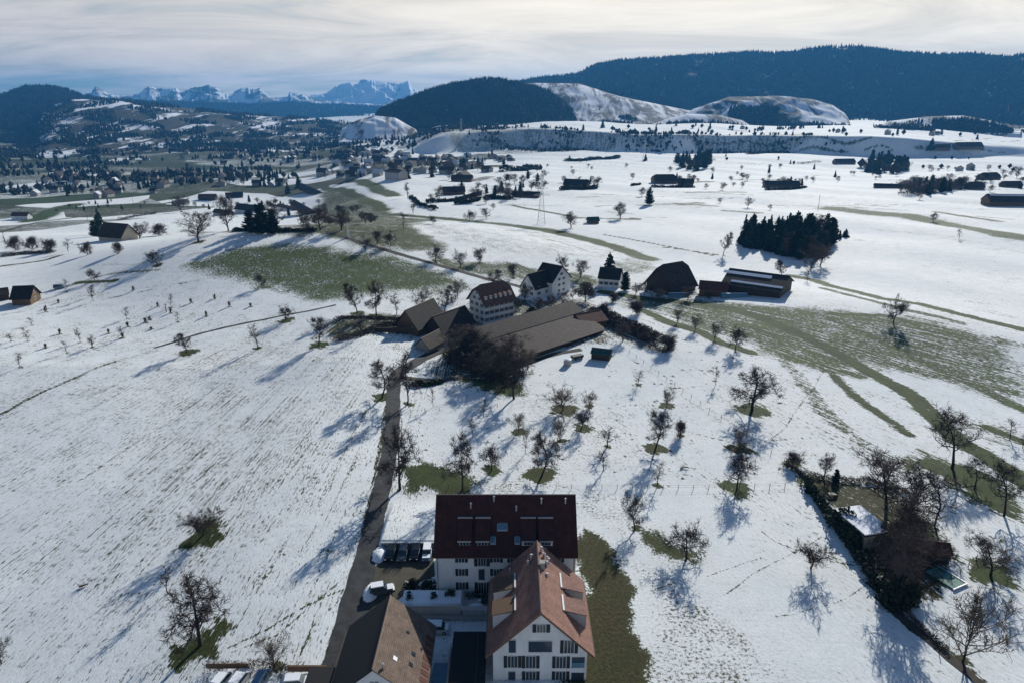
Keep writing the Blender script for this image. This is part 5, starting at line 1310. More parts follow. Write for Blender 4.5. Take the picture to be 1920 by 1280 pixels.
# cars
def car(loc, rz, paint, label, snow=False, long_=4.4, tallc=1.5, van=False, group=None):
    r = thing('car', label, 'car', loc, rz, group)
    hl = long_ / 2; w_ = .88
    # body: side profile (x along the car) with tapered width
    prof = [(-hl, .35), (-hl, .75), (-hl + .12, .92), (-hl + .9, .98), (hl - 1.25, .95), (hl - .3, .82), (hl, .62), (hl, .33), (hl - .35, .22), (-hl + .35, .22)]
    b = MB()
    def lay(prof, w0, w1, mbx):
        n = len(prof); zc = sum(z for _, z in prof) / n
        A = [(x, -w0 if z < zc else -w1, z) for x, z in prof]; B = [(x, -y, z) for x, y, z in A]
        mbx.poly(A); mbx.poly(B[::-1])
        for i in range(n): mbx.poly([A[i], B[i], B[(i + 1) % n], A[(i + 1) % n]])
    lay(prof, w_, w_ * .95, b); b.build('body', M[paint], r)
    c0, c1, c2, c3 = (-hl + .15, -hl + .5, hl - 1.9, hl - 1.15) if not van else (-hl + .05, -hl + .2, hl - 1.3, hl - .7)
    g = MB(); n_ = [(c0, .95), (c1, tallc - .08), (c2, tallc - .08), (c3, .94)]; lay(n_, w_ * .92, w_ * .78, g); gl = g.build('windows', M['glass'], r)
    t_ = MB(); t_.box(c1 - .02, -w_ * .76, tallc - .1, c2 + .02, w_ * .76, tallc - .02); t_.build('roof', M[paint], r)
    if snow: s = MB(); s.box(c1 - .1, -w_ * .8, tallc - .02, c2 + .05, w_ * .8, tallc + .16); s.box(hl - 1.3, -w_ * .8, .96, hl - .2, w_ * .8, 1.02); s.build('snow_cover', M['snow'], r)
    for x in (-hl + .8, hl - .85):
        for sg in (-1, 1):
            m_ = MB(); m_.tube((x, sg * (w_ - .2), .32), (x, sg * (w_ + .02), .32), .32, n=12); wh = m_.build('wheel', M['tyre'], r)
            m_ = MB(); m_.tube((x, sg * (w_ + .02), .32), (x, sg * (w_ + .035), .32), .2, n=10); m_.build('rim', M['rim'], wh)
    for sg in (-1, 1): m_ = MB(); m_.box(hl - .12, sg * .62 - .17, .56, hl + .015, sg * .62 + .17, .7); m_.build('headlight', M['lamp'], r)
    return r
def on(px, py, z=.05): p = at(px, py); return (p.x, p.y, p.z + z)
car(on(733, 1041), R(-92), 'car_black', 'black parked car, first in the row from the road')
car(on(756, 1042), R(-90), 'car_grey', 'dark grey parked car, second in the row')
car(on(779, 1040), R(-91), 'car_black', 'black parked car with light snow on its roof, third in the row', snow=False)
car(on(801, 1041), R(-88), 'car_blue', 'light blue parked car at the house end of the row', snow=True)
car(on(716, 1110), R(15), 'car_grey', 'snow covered car beside the road, behind the old house', snow=True, tallc=1.7)
car(on(818, 1183), R(0), 'car_silver', 'silver car parked under the pale terrace wall', tallc=1.55, van=True, snow=True)
car(on(420, 1278), R(75), 'car_white', 'white car with snowy roof, outermost of the bottom parking row', snow=True)
car(on(452, 1278), R(78), 'car_silver', 'silver car in the bottom parking row beside the white one', snow=True)
car(on(490, 1281), R(85), 'car_blue', 'blue grey car in the bottom parking row', van=True, tallc=1.7)
car(on(560, 1284), R(5), 'car_white', 'white car at the road end of the bottom parking row', snow=True)
# carport with the black roof between the houses
r = thing('carport', 'wide black flat roof between the two bottom gabled houses', 'carport', (-6.4, 77.5, 0))
MB().box(-2.6, -6, 2.5, 2.6, 7.2, 2.7).build('roof', M['black_roof_and_shade'], r)
for x_ in (-2.4, 2.4):
    for y_ in (-5.5, 0, 6.8): MB().box(x_ - .08, y_ - .08, -5, x_ + .08, y_ + .08, 2.5).build('post', M['wood_dark'], r)
MB().box(1.2, -6, 2.7, 1.3, 7.2, 2.76).build('seam', M['metal_dark'], r)
MB().box(-2.6, 7.2, 0, 2.6, 7.35, 2.4).build('back_wall', M['concrete'], r)
r = thing('terrace_floor', 'blue grey sunken terrace beside the old house', 'terrace', (-10.5, 77.2, 0))
MB().box(-1.1, -3.0, 0, 1.1, 2.8, 1.2).build('floor_slab', M['poolblue'], r)
MB().box(1.1, -5, -3, 1.25, 5.6, 2.0).build('side_wall', M['concrete'], r); MB().box(-.7, -2.4, 1.2, .1, -1.7, 1.5).build('bench', M['metal_dark'], r)
# bottom hedge, wall above the bottom car row
hedge('hedge', [(385, 1256), (430, 1254), (480, 1252), (545, 1256)], 1.6, 1.5, 'brown winter hedge above the bottom parking row', 'brush', 1500, 51, leaf=.22)
a_, b_ = at(540, 1262), at(612, 1262)
r = thing('garden_wall', 'short wooden garden wall between bottom hedge and road', 'wall', (a_.x, a_.y, 0)); MB().box(0, 0, 0, b_.x - a_.x, .3, 1.0).build('boards', M['wood_brown'], r)
a_, b_ = at(395, 1259), at(470, 1257)
r = thing('wooden_fence', 'low plank fence in front of the brown hedge', 'fence', (a_.x, a_.y - .9, 0)); MB().box(0, 0, 0, b_.x - a_.x, .1, .9).build('boards', M['wood_brown'], r)

# ------------------------------------------------------------------ garden and cottage on the east side
c, rz, Ln = fp((1600, 1010), (1658, 988), 6.5)
p0 = at(1603, 1022)
rot = R(28)
r = thing('cottage', 'small cream cottage with a thick flat snow covered roof', 'cottage', (p0.x + 2.6, p0.y + 3.6, p0.z), R(12))
MB().box(-2.6, -4.2, -.6, 2.6, 4.0, 3.0).build('wall', M['cream_wall'], r)
MB().box(-3.1, -4.7, 3.0, 3.1, 4.5, 3.25).build('roof', M['wood_dark'], r)
s = MB(); s.poly([(-3.0, -4.6, 3.5), (1.9, -4.6, 3.5), (1.4, -3.0, 3.5), (2.6, -2.2, 3.5), (3.0, .5, 3.5), (2.7, 4.4, 3.5), (-3.0, 4.4, 3.5)]); s.slab([(-3.0, -4.6, 3.49), (1.4, -4.6, 3.49), (1.4, 4.4, 3.49), (-3.0, 4.4, 3.49)], .23); s.slab([(1.4, -2.2, 3.48), (2.9, -2.2, 3.48), (2.9, 4.4, 3.48), (1.4, 4.4, 3.48)], .22); s.build('snow_cover', M['snow'], r)
for y_ in (-2.8, -.4, 2.2): MB().box(-2.66, y_ - .5, 1.0, -2.6, y_ + .5, 2.2).build('window', M['glass'], r)
MB().box(-.6, -4.27, 1.0, .7, -4.2, 2.2).build('window', M['glass'], r)
p0 = at(1752, 1050)
gable_house('garden_shed', (p0.x - .2, p0.y + 1.2), R(-12), 5.2, 3.6, 2.2, .9, 'wood_dark', 'roof_rust', 'garden shed with a rusty red roof beside the green pool cover', cat='shed', oh=.3, oe=.3, parts=False)
p0 = at(1765, 1078)
r = thing('swimming_pool', 'small pool under a blue green cover beside the rusty shed', 'pool', (p0.x, p0.y - .5, p0.z + .05), R(25))
MB().box(-1.7, -3.0, -.2, 1.7, 2.2, .25).build('cover', M['pool'], r); MB().box(-1.9, -3.2, -.2, 1.9, -3.0, .35).build('rim', M['metal'], r); MB().box(1.7, -3.0, -.2, 1.9, 2.2, .35).build('rim', M['metal'], r)
hedge('hedge', [(1508, 905), (1530, 935), (1556, 975), (1590, 1020), (1625, 1070), (1650, 1110)], 1.9, 2.2, 'long dark evergreen hedge along the west side of the cottage garden', 'hedge', 2600, 61, leaf=.28)
hedge('hedge', [(1468, 872), (1500, 888), (1560, 900), (1640, 905), (1700, 925)], 1.2, 1.2, 'low brown hedge along the top of the cottage garden', 'brush', 2600, 62, leaf=.28)
hedge('bush', [(1668, 1135), (1700, 1128)], 4.2, 3.6, 'rounded black evergreen bush at the lowest garden corner', 'hedge', 2600, 63, cat='bush', leaf=.3)
hedge('hedge', [(1560, 985), (1590, 990), (1600, 1030)], 3.0, 3.4, 'dark evergreen thicket against the cottage wall', 'hedge', 2600, 64, leaf=.3)
hedge('brushwood', [(1640, 1080), (1680, 1100), (1700, 1060), (1660, 1040), (1700, 1000), (1730, 960)], 6.0, 3.0, 'tangled brown brushwood under the garden trees', 'brush', 2600, 65, cat='brushwood', leaf=.4)
hedge('brushwood', [(1700, 1150), (1740, 1190), (1775, 1220)], 1.3, .8, 'low brown growth beside the dark garden path', 'brush', 900, 66, cat='brushwood', leaf=.25)
hedge('brushwood', [(1780, 1040), (1740, 1110)], 2.0, .9, 'brown twigs around the pool edge', 'brush', 500, 67, cat='brushwood', leaf=.25)
p0 = at(1590, 930)
r = thing('garden_furniture', 'small yellowish garden table in the upper cottage garden', 'table', (p0.x - 3.5, p0.y, p0.z)); MB().box(-.8, -.5, .65, .8, .5, .72).build('table_top', M['cream_wall'], r)
for x_ in (-.7, .7):
    for y_ in (-.4, .4): MB().box(x_ - .04, y_ - .04, -.1, x_ + .04, y_ + .04, .65).build('leg', M['wood_brown'], r)
p0 = at(1655, 905)
r = thing('garden_arch', 'thin metal garden arch at the upper garden hedge', 'arch', (p0.x, p0.y, p0.z)); s = MB()
for i in range(8):
    a0, a1 = math.pi * i / 8, math.pi * (i + 1) / 8; s.tube((-.7 * math.cos(a0), 0, 1.3 + .7 * math.sin(a0)), (-.7 * math.cos(a1), 0, 1.3 + .7 * math.sin(a1)), .05, n=5)
s.tube((-.7, 0, -.1), (-.7, 0, 1.3), .05, n=5); s.tube((.7, 0, -.1), (.7, 0, 1.3), .05, n=5); s.build('hoop', M['metal_dark'], r)
def log(px, py, ln, label, rz=0.4):
    p = at(px, py); r = thing('fallen_branch', label, 'branch', (p.x, p.y, p.z)); r.rotation_euler.z = rz
    s = MB(); s.tube((-ln / 2, 0, .15), (ln / 2, .1, .35), .16, .08, n=6); s.build('stem', M['bark'], r)
    s = MB(); rg = random.Random(int(px))
    for i in range(26):
        x = rg.uniform(-ln / 2, ln / 2); s.tube((x, 0, .2), (x + rg.uniform(-.7, .7), rg.uniform(-.8, .8), .2 + rg.uniform(0, .8)), .035, .02, n=3)
    s.build('twigs', M['twig'], r)
log(157, 1099, 1.4, 'dark broken branch lying alone in the big snowfield')
log(1283, 878, 1.8, 'dark heap of branches in the lower orchard snow', 0)
log(1888, 1200, 2.0, 'dark stump with twigs beside the fan shaped tree', 1.0)
log(1060, 745, .8, 'small branch lying by the broad fine-twigged tree')

# ------------------------------------------------------------------ fences: thin posts and wire
def fence(pts, label, gap=3.0, hgt=1.15, cut=90, pr=.045, wires=True):
    P = [at(*q) for q in pts]; r = thing('wire_fence', label, 'fence', P[0]); o = r.location.copy()
    pos = []
    for i in range(len(P) - 1):
        d = (P[i + 1] - P[i]).to_2d(); n = max(1, int(d.length / gap))
        for k in range(n): q = P[i].to_2d() + d * k / n; pos.append(Vector((q.x, q.y, ground(q.x, q.y))))
    pos.append(P[-1]); pos = pos[:cut]
    me = MB().box(-pr, -pr, -.2, pr, pr, hgt).build('post', M['wood_dark'], r); me.location = pos[0] - o
    for q in pos[1:]:
        c = me.copy(); COL.objects.link(c); c.parent = r; c.location = q - o
    for zz_ in ((.55, 1.0) if wires else ()):
        w_ = MB()
        for a_, b_ in zip(pos[:-1], pos[1:]): w_.tube(a_ - o + Vector((0, 0, zz_)), b_ - o + Vector((0, 0, zz_)), .012, n=3, cap=False)
        w_.build('wire', M['metal_dark'], r)
fence([(752,916),(900,915),(1100,916),(1300,917),(1500,912)], 'long straight field fence just beyond the wide red roof')
fence([(1180,662),(1250,712),(1330,770),(1400,818),(1470,868)], 'diagonal fence running from the barn thicket down to the cottage garden', 4.0)
fence([(770,772),(850,768),(960,762),(1050,748)], 'short fence line crossing the snow below the green patch', 3.5)
fence([(600,676),(680,678),(738,686)], 'low fence at the upper rim of the big snowfield', 3.5)
fence([(1650,1128),(1700,1172),(1760,1222),(1810,1270)], 'fence beside the dark garden path', 3.0)
fence([(1700,1145),(1745,1110),(1800,1075),(1830,1050)], 'garden fence below the green pool cover', 2.5)
# ------------------------------------------------------------------ middle farm
def rows(Ln, W, hw, nf, nl, storeys, w_=.95, h_=1.25, zb_=1.2, step=2.6, sh=.35):
    o = []
    for s_ in range(storeys):
        z_ = zb_ + s_ * step
        for i in range(nf): o.append(('f', -Ln / 2 + Ln * (i + .5) / nf, z_, w_, h_, sh, 1))
        for i in range(nl): o.append(('l', -W / 2 + W * (i + .5) / nl, z_, w_, h_, sh, 1))
    return o
c, rz, Ln = fp((909, 610), (963, 596), 10.0)
wn = rows(Ln, 10, 8, 6, 3, 3, 1.0, 1.2, 1.0) + [('l', -1.6, 8.6, .9, 1.0, .3, 1), ('l', 1.6, 8.6, .9, 1.0, .3, 1), ('l', 0, 10.6, .8, .8, False, 1)]
hF, rF = gable_house('farmhouse', c, rz, Ln, 10, 8.3, 5.4, 'white_wall', 'roof_farm', 'large white farmhouse with brown roof and a row of tiny dormers, behind the long barn', oh=.9, oe=1.1, wins=wn, hip=.35)
for i in range(6):
    x_ = -Ln / 2 + Ln * (i + .5) / 6; v = 4.0; z_ = 8.3 + (5 - v) * 1.08 + .3
    s = MB(); s.prism([(-v - .5, z_ - .9), (-v - .5, z_ + .35), (-v + .9, z_ + .9), (-v + .9, z_ - .2)], 'x', x_ - .5, x_ + .5); dm = s.build('dormer', M['white_wall'], rF)
    s = MB(); s.slab([(x_ - .65, -v - .7, z_ + .42), (x_ + .65, -v - .7, z_ + .42), (x_ + .65, -v + 1.0, z_ + 1.1), (x_ - .65, -v + 1.0, z_ + 1.1)], .1); s.build('dormer_roof', M['roof_farm'], dm)
# long barn: steep upper slope, shallow lower slope toward the viewer
pR0, pR1 = Vector((-12.5, 213.5, 0)), Vector((22.0, 245.5, 0))
d_ = (pR1 - pR0).to_2d(); Lb = d_.length; rzb = math.atan2(d_.y, d_.x); zg = ground(5, 225)
r = thing('long_barn', 'very long barn with a two part weathered roof, dark above and speckled brown below', 'barn', ((pR0.x + pR1.x) / 2, (pR0.y + pR1.y) / 2, zg), rzb)
zt = 9.6 - zg; hb = Lb / 2
s = MB(); s.prism([(-17.0, -2), (-16.6, 2.2), (-5.6, zt - 3.1), (0, zt - .3), (8, zt - 5), (8, -2)], 'x', -hb, hb); s.build('wall', M['wood_dark'], r)
s = MB(); s.slab([(-hb - .6, -6.0, zt - 2.9), (hb + .6, -6.0, zt - 2.9), (hb + .6, 0, zt), (-hb - .6, 0, zt)], .25); s.slab([(hb + .6, 9, zt - 5.2), (-hb - .6, 9, zt - 5.2), (-hb - .6, 0, zt), (hb + .6, 0, zt)], .25); s.build('upper_roof', M['roof_barn'], r)
s = MB(); s.slab([(-hb + .2, -18.0, 2.0), (hb - 1.0, -18.0, 2.0), (hb + .2, -5.8, zt - 3.0), (-hb - .2, -5.8, zt - 3.0)], .22); s.build('lower_roof', M['roof_barn2'], r)
for i in range(9): MB().box(-hb + 3 + i * 4.8, -17.06 + .4, .2, -hb + 6.2 + i * 4.8, -16.6, 2.0).build('door' if i % 3 else 'gate', M['wood_brown' if i % 2 else 'frame'], r)
# extension with rust roof
c, rz, Ln = fp((1092, 622), (1138, 612), 9.0)
gable_house('barn_extension', (c[0], c[1]), rz, Ln, 9, 2.6, 2.4, 'wood_brown', 'roof_rust', 'low rust red roofed extension at the east end of the long barn', cat='barn', oh=.4, oe=.5, parts=False)
for c0, c1, W_, hw, hr, wm, rm, lb in [
    ((783,632),(832,612),9,3.2,5.6,'wood_brown','roof_dark','dark roofed barn nearest the brown garden strip'),
    ((832,640),(888,618),9,3.4,4.6,'wood_dark','roof_dark','dark low barn squeezed between white farmhouse and garden strip barn'),
    ((804,662),(834,648),5,2.2,2.4,'stone_grey','roof_barn','small grey roofed shed at the end of the dark barns')]:
    c, rz, Ln = fp(c0, c1, W_); gable_house('barn', c, rz, Ln, W_, hw, hr, wm, rm, lb, cat='barn', oh=.7, oe=.9, parts=False)
r = thing('farm_wall', 'dark wall beside the brown garden strip', 'wall', at(704, 622)); q = at(775, 634) - r.location; s = MB(); s.hexa([(0, 0, -.3), (q.x, q.y, -.3), (q.x, q.y + .4, -.3), (0, .4, -.3), (0, 0, 1.4), (q.x, q.y, 1.4), (q.x, q.y + .4, 1.4), (0, .4, 1.4)]); s.build('wall', M['wood_dark'], r)
# twin white houses
c, rz, Ln = fp((1003, 560), (1048, 549), 8.0)
gable_house('house', c, rz, Ln, 8, 4.4, 5.2, 'white_wall', 'roof_dark', 'white house with steep dark roof, lower of the twin houses by the lane', oh=.5, oe=.6, wins=rows(Ln, 8, 4, 3, 2, 2, step=2.3), parts=False)
c, rz, Ln = fp((1034, 556), (1066, 547), 9.0)
gable_house('house', (c[0], c[1]), rz + R(90), 10, Ln + .5, 6.4, 5.6, 'white_wall', 'roof_dark', 'white gabled house with timber windows, taller of the twin houses', oh=.6, oe=.6, wins=[('l', u, z_, 1.6, 1.0, False, 2) for u in (-1.5, 1.6) for z_ in (1.2, 3.8, 6.2)] + [('l', 0, 8.4, 1.8, 1.0, False, 2)], parts=False)
c, rz, Ln = fp((1122, 538), (1160, 541), 8.0)
gable_house('house', c, rz, Ln, 8, 4.2, 3.6, 'white_wall', 'roof_dark', 'small white house at the foot of the big conifer', oh=.5, oe=.6, wins=rows(Ln, 8, 4, 4, 1, 1), parts=False)
for i_, (bx, by, ty, wp, kd, lb) in enumerate([
    (984,566,528,26,'dense','dark bare tree at the west gable of the lower twin house'), (972,580,552,24,'apple','low bare tree between white farmhouse and twin houses'),
    (1008,582,556,26,'dense','round bare bush tree in front of the lower twin house'), (1032,580,552,28,'dense','dark bare tree hiding the corner between the twin houses'),
    (1056,574,548,28,'dense','bare tree in front of the taller twin house'), (1074,562,534,22,'apple','bare tree between taller twin house and clipped dome tree'),
    (1068,592,570,24,'apple','low bare tree above the long barn ridge'), (1192,552,530,24,'dense','bare tree between columnar evergreen and big dark barn'),
    (1208,556,524,26,'pear','open bare tree at the west side of the big dark barn'), (1232,566,540,26,'dense','bare tree in front of the big dark barn'),
    (1290,562,536,30,'dense','wide bare tree in front of the big barn door'), (1330,562,545,24,'apple','low bare tree before the brownish low roof'),
    (986,604,584,20,'shrub','small bush behind the long barn roof'), (1150,566,548,22,'shrub','bush on the verge below the small white house')]):
    p = at(bx, by); place_tree(p.x, p.y, p.z, tall(p, ty), wid(p, wp), kd, lb)
# clipped dome tree
p = at(1098, 566)
r = thing('clipped_tree', 'clipped dome shaped brown tree between the white houses', 'tree', p)
MB().tube((0, 0, -.3), (0, 0, 3.5), .3, .2, n=7).build('trunk', M['bark'], r)
hd = hedge('crown', [(p.x - .6, p.y), (p.x + .6, p.y)], 6.6, 6.3, 'x', 'brush', 2600, 71, leaf=.45, world=True, lump=.02); hd.parent = r; hd.location = (0, 0, 2.0)
for k_ in ('label', 'category'): del hd[k_]
# big dark barn and cattle shed
c, rz, Ln = fp((1240, 556), (1304, 549), 17.0)
gable_house('barn', c, rz + R(22), Ln * .95, 15, 3.4, 8.4, 'wood_dark', 'roof_barn', 'big dark barn with a high hipped roof beside the cattle shed', cat='barn', oh=.8, oe=1.0, hip=.22, parts=False)
c, rz, Ln = fp((1366, 549), (1452, 557), 17)
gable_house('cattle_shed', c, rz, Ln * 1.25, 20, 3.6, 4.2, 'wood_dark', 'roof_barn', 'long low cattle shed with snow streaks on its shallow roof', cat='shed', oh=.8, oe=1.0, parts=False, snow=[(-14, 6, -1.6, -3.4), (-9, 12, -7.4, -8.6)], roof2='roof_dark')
c, rz, Ln = fp((1310, 556), (1362, 557), 7)
gable_house('barn', c, rz, Ln, 7, 3.0, 2.4, 'wood_brown', 'roof_rust', 'low brownish roof between the big barn and the cattle shed', cat='barn', oh=.4, oe=.4, parts=False)
def dome(px, py, L_, label, mt='teal', name='tarpaulin_heap'):
    p = at(px, py); r = thing(name, label, 'heap', p); s = MB(); s.prism([(1.6 * math.cos(a), 1.7 * math.sin(a)) for a in np.linspace(0, math.pi, 9)], 'x', -L_ / 2, L_ / 2); s.build('cover', M[mt], r); 
    s = MB(); s.prism([(1.0 * math.cos(a), 1.74 * math.sin(a)) for a in np.linspace(.7, 2.4, 7)], 'x', -L_ / 2 + .3, L_ / 2 - .3); s.build('snow_cover', M['snow'], r)
dome(1271, 556, 8, 'pale covered heap before the big dark barn', 'poolblue'); dome(1376, 557, 11, 'long pale covered heap before the cattle shed', 'poolblue')
# green hut, tank, clutter in front of the long barn
p = at(1129, 674)
gable_house('garden_hut', (p.x, p.y + 1.5), R(-20), 6.0, 4.0, 2.0, 1.0, 'wood_dark', 'teal', 'small hut with a dark green roof in the snow before the long barn', cat='hut', oh=.3, oe=.3, parts=False)
p = at(1064, 684); r = thing('water_tank', 'pale snow capped tank in front of the long barn', 'tank', p); MB().tube((0, 0, -.2), (0, 0, 1.9), 1.3, 1.2, n=14).build('body', M['concrete'], r); MB().tube((0, 0, 1.9), (0, 0, 2.2), 1.25, .5, n=14).build('snow_cap', M['snow'], r)
p = at(1082, 672); r = thing('farm_trailer', 'dark trailer parked beside the pale tank', 'trailer', p, .5); MB().box(-2, -.9, .5, 2, .9, 1.3).build('body', M['metal_dark'], r)
for x_ in (-1.2, 1.2):
    for y_ in (-.85, .85): MB().tube((x_, y_ - .12, .4), (x_, y_ + .12, .4), .4, n=10).build('wheel', M['tyre'], r)
hedge('brushwood', [(846,668),(880,690),(930,708),(970,704)], 7, 2.6, 'brown thicket filling the corner of the long barn', 'brush', 4500, 72, cat='brushwood', leaf=.6)
hedge('brushwood', [(1110,592),(1150,606),(1190,622),(1225,636)], 9, 3.2, 'dark brown thicket behind the east end of the long barn', 'brush', 7000, 73, cat='brushwood', leaf=.6)
hedge('brushwood', [(630,640),(670,630),(720,612),(760,604)], 3.5, 1.4, 'brown garden growth west of the dark barns', 'brush', 2600, 74, cat='brushwood', leaf=.45)
hedge('hedge', [(775,722),(800,722),(828,716)], 2.2, 1.2, 'dark hedge beside the road bend', 'hedge', 900, 75, leaf=.35)
hedge('hedge', [(1215,650),(1245,660),(1262,650)], 2.5, 1.6, 'brown bushes at the far end of the diagonal fence', 'brush', 900, 76, leaf=.4)
hedge('hedge', [(990,596),(1000,590),(1012,592)], 3.0, 2.6, 'round dark bush below the twin white houses', 'hedge', 700, 77, leaf=.4, cat='bush')
hedge('hedge', [(630,598),(700,597),(760,600)], 2.5, .8, 'low brown bank planting under the tall tree pair', 'brush', 1800, 78, leaf=.4)
# left edge house and its neighbour
c, rz, Ln = fp((28, 573), (55, 572), 8)
gable_house('house', c, rz, Ln + 1.5, 8, 2.8, 3.8, 'wood_brown', 'roof_dark', 'brown house with dark roof alone at the west picture edge', oh=.6, oe=.6, wins=[('r', 0, 1.1, 1.2, 1.2, False, 1), ('r', 0, 3.8, .9, .9, False, 1)], parts=False, chim=[(2, 1, .7, 1.0)])
c, rz, Ln = fp((-12, 566), (18, 562), 6)
gable_house('shed', c, rz, Ln, 6, 2.2, 2.0, 'wood_dark', 'roof_barn', 'low shed cut by the west picture edge', oh=.4, oe=.4, parts=False)
car(on(112, 541), R(20), 'car_blue', 'dark blue car parked beyond the brown edge house', van=True, tallc=1.8)
# lowland barn and houses
c, rz, Ln = fp((186, 452), (228, 452), 12)
gable_house('barn', c, rz, Ln, 12, 3.5, 6.5, 'cream_wall', 'roof_barn', 'large pale roofed barn with a dark ridge in the lowland', cat='barn', oh=.8, oe=1.0, parts=False)
c, rz, Ln = fp((22, 412), (52, 412), 8)
gable_house('house', c, rz, Ln, 8, 4.4, 3.4, 'white_wall', 'roof_rust', 'white house with reddish roof on the lowland road', oh=.6, oe=.6, wins=[('f', -2.5, 1.2, 1, 1.2, False, 1), ('f', 2.5, 1.2, 1, 1.2, False, 1)], parts=False)
# hilltop farm
for c0, c1, W_, hw, hr, wm, rm, nm, lb in [
    ((372,376),(404,376),10,3.5,5,'wood_dark','roof_rust','barn','red brown roofed barn at the far left of the hilltop farm'),
    ((424,372),(456,371),9,3.5,4.2,'wood_dark','roof_dark','barn','dark barn in the back row of the hilltop farm'),
    ((441,400),(478,400),10,4.2,5.4,'white_wall','roof_dark','farmhouse','white walled farmhouse with steep black roof on the hilltop'),
    ((518,396),(560,395),8,3.0,2.4,'white_wall','roof_farm','shed','long shed with reddish roof on the hilltop'),
    ((546,402),(600,402),9,3.2,2.8,'wood_dark','roof_barn','shed','dark low shed at the east end of the hilltop farm'),
    ((330,386),(356,384),8,3.2,3.6,'far_wall','roof_barn','house','grey house half hidden at the left end of the hilltop farm'),
    ((400,404),(430,404),7,3,3,'far_wall','roof_barn','house','small pale house before the hilltop farmhouse'),
    ((560,362),(600,364),12,3.5,4.5,'wood_dark','roof_dark','barn','round backed dark barn on the fields behind the hilltop')]:
    c, rz, Ln = fp(c0, c1, W_); gable_house(nm, c, rz, Ln, W_, hw, hr, wm, rm, lb, cat=nm, oh=.7, oe=.8, parts=False)
hedge('hedge', [(440,434),(500,435),(560,434),(592,434)], 3, 1.6, 'dark hedge along the crest before the hilltop farm', 'hedge', 2600, 81, leaf=.5)
hedge('brushwood', [(222,414),(250,408),(292,402)], 4, 3, 'brown thicket on the lowland slope behind the barn', 'brush', 1400, 82, cat='brushwood', leaf=.8)
hedge('brushwood', [(0,482),(50,476),(100,474)], 5, 1.5, 'low dark strip under the lowland shrub row', 'brush', 1800, 83, cat='brushwood', leaf=.6)
# fields beyond: hut, barns, hedges
def far_barn(c0, c1, W_, hw, hr, lb, wm='wood_brown', rm='roof_barn', nm='barn', hip=0.0, snow=None):
    c, rz, Ln = fp(c0, c1, W_); gable_house(nm, c, rz, Ln, W_, hw, hr, wm, rm, lb, cat=nm, oh=.6, oe=.8, parts=False, hip=hip, snow=snow)
far_barn((1104,420),(1123,420), 5, 2.4, 1.8, 'small dark field hut on the white plain', nm='hut', rm='teal')
far_barn((832,367),(872,365), 11, 3.5, 4, 'dark barn in the hedged far fields')
far_barn((1056,352),(1100,352), 11, 3, 5, 'lonely hamlet roof on the white plain', rm='roof_dark')
far_barn((1228,345),(1270,345), 16, 3.5, 6, 'broad dark farm roof below the conifer clump', hip=.4)
far_barn((1270,348),(1300,349), 12, 3, 4, 'lower dark roof joined to the broad farm roof')
far_barn((1435,352),(1500,352), 12, 3, 3.5, 'low blue grey roof on the plain past the broad farm', rm='roof_barn')
far_barn((1640,353),(1700,354), 8, 2.6, 2.0, 'long low dark shed by the roadside thicket')
far_barn((1855,387),(1935,387), 16, 4, 5.5, 'big dark barn cut by the east picture edge', snow=[(-16, 16, -.6, -2.0)])
far_barn((1818,356),(1846,356), 10, 3, 5, 'dark hipped farm roof east of the thicket', hip=.4)
far_barn((1845,338),(1876,338), 12, 3.5, 5.5, 'dark hipped farmhouse standing higher on the east plain', hip=.4)
far_barn((1885,352),(1917,353), 10, 3, 4, 'dark roof behind the big east barn')
far_barn((1752,286),(1780,286), 14, 4, 6, 'far farm roof beside the tall conifer')
far_barn((1795,288),(1842,288), 18, 4, 8, 'largest roof of the far eastern farm')
far_barn((1568,308),(1604,308), 14, 4, 5, 'dark barn at the tip of the round wood')
far_barn((960,370),(1010,372), 9, 2.5, 2.5, 'long low roof along the double hedge')
far_barn((722,338),(748,339), 14, 9, 3, 'pale tall block at the edge of the little town', wm='far_wall', rm='roof_barn', nm='building')
far_barn((846,341),(884,342), 12, 4, 4, 'dark long roof at the east edge of the little town')
def px_hedge(pts, wm, hm, label, n=1200, seed=1, mt='hedge', leaf=1.0, cat='hedge', name='hedge'): return hedge(name, pts, wm, hm, label, mt, n, seed, cat, leaf=leaf)
px_hedge([(803,381),(850,378),(900,366)], 8, 3, 'dark hedge before the hedged far barn', seed=91)
px_hedge([(858,384),(890,378),(898,376)], 6, 3, 'short wedge shaped hedge in the far fields', 700, 92)
px_hedge([(912,373),(958,374)], 7, 3, 'straight dark hedge east of the wedge', 900, 93)
px_hedge([(925,362),(970,366),(1016,368)], 7, 4, 'bushy double hedge below the village', 1200, 94, 'brush')
px_hedge([(770,372),(784,384),(795,388),(820,394)], 4, 2.5, 'dark bushes along the curved field boundary', 700, 95)
px_hedge([(1052,357),(1100,356),(1118,354)], 7, 3.5, 'hedge in front of the lonely hamlet roof', 900, 96)
px_hedge([(1435,357),(1480,356),(1510,352)], 6, 2, 'low hedge before the blue grey roof', 700, 97)
px_hedge([(1700,366),(1740,362),(1790,356),(1805,352)], 16, 9, 'long dark thicket with pale tree tops on the east plain', 4200, 98, 'brush', 1.3, 'thicket', 'thicket')
px_hedge([(1222,352),(1300,352)], 5, 2, 'low hedge under the broad farm roofs', 700, 99)
px_hedge([(1640,240),(1700,243),(1750,246)], 14, 7, 'dark tree belt at the foot of the low mound', 1500, 100, leaf=2.2)
px_hedge([(1060,303),(1110,300),(1160,296)], 14, 5, 'dark hedge strip across the plain below the escarpment', 1500, 101, leaf=1.6)
px_hedge([(940,322),(980,321),(1010,318)], 14, 7, 'dark grove strip east of the little town', 1500, 102, leaf=1.6)
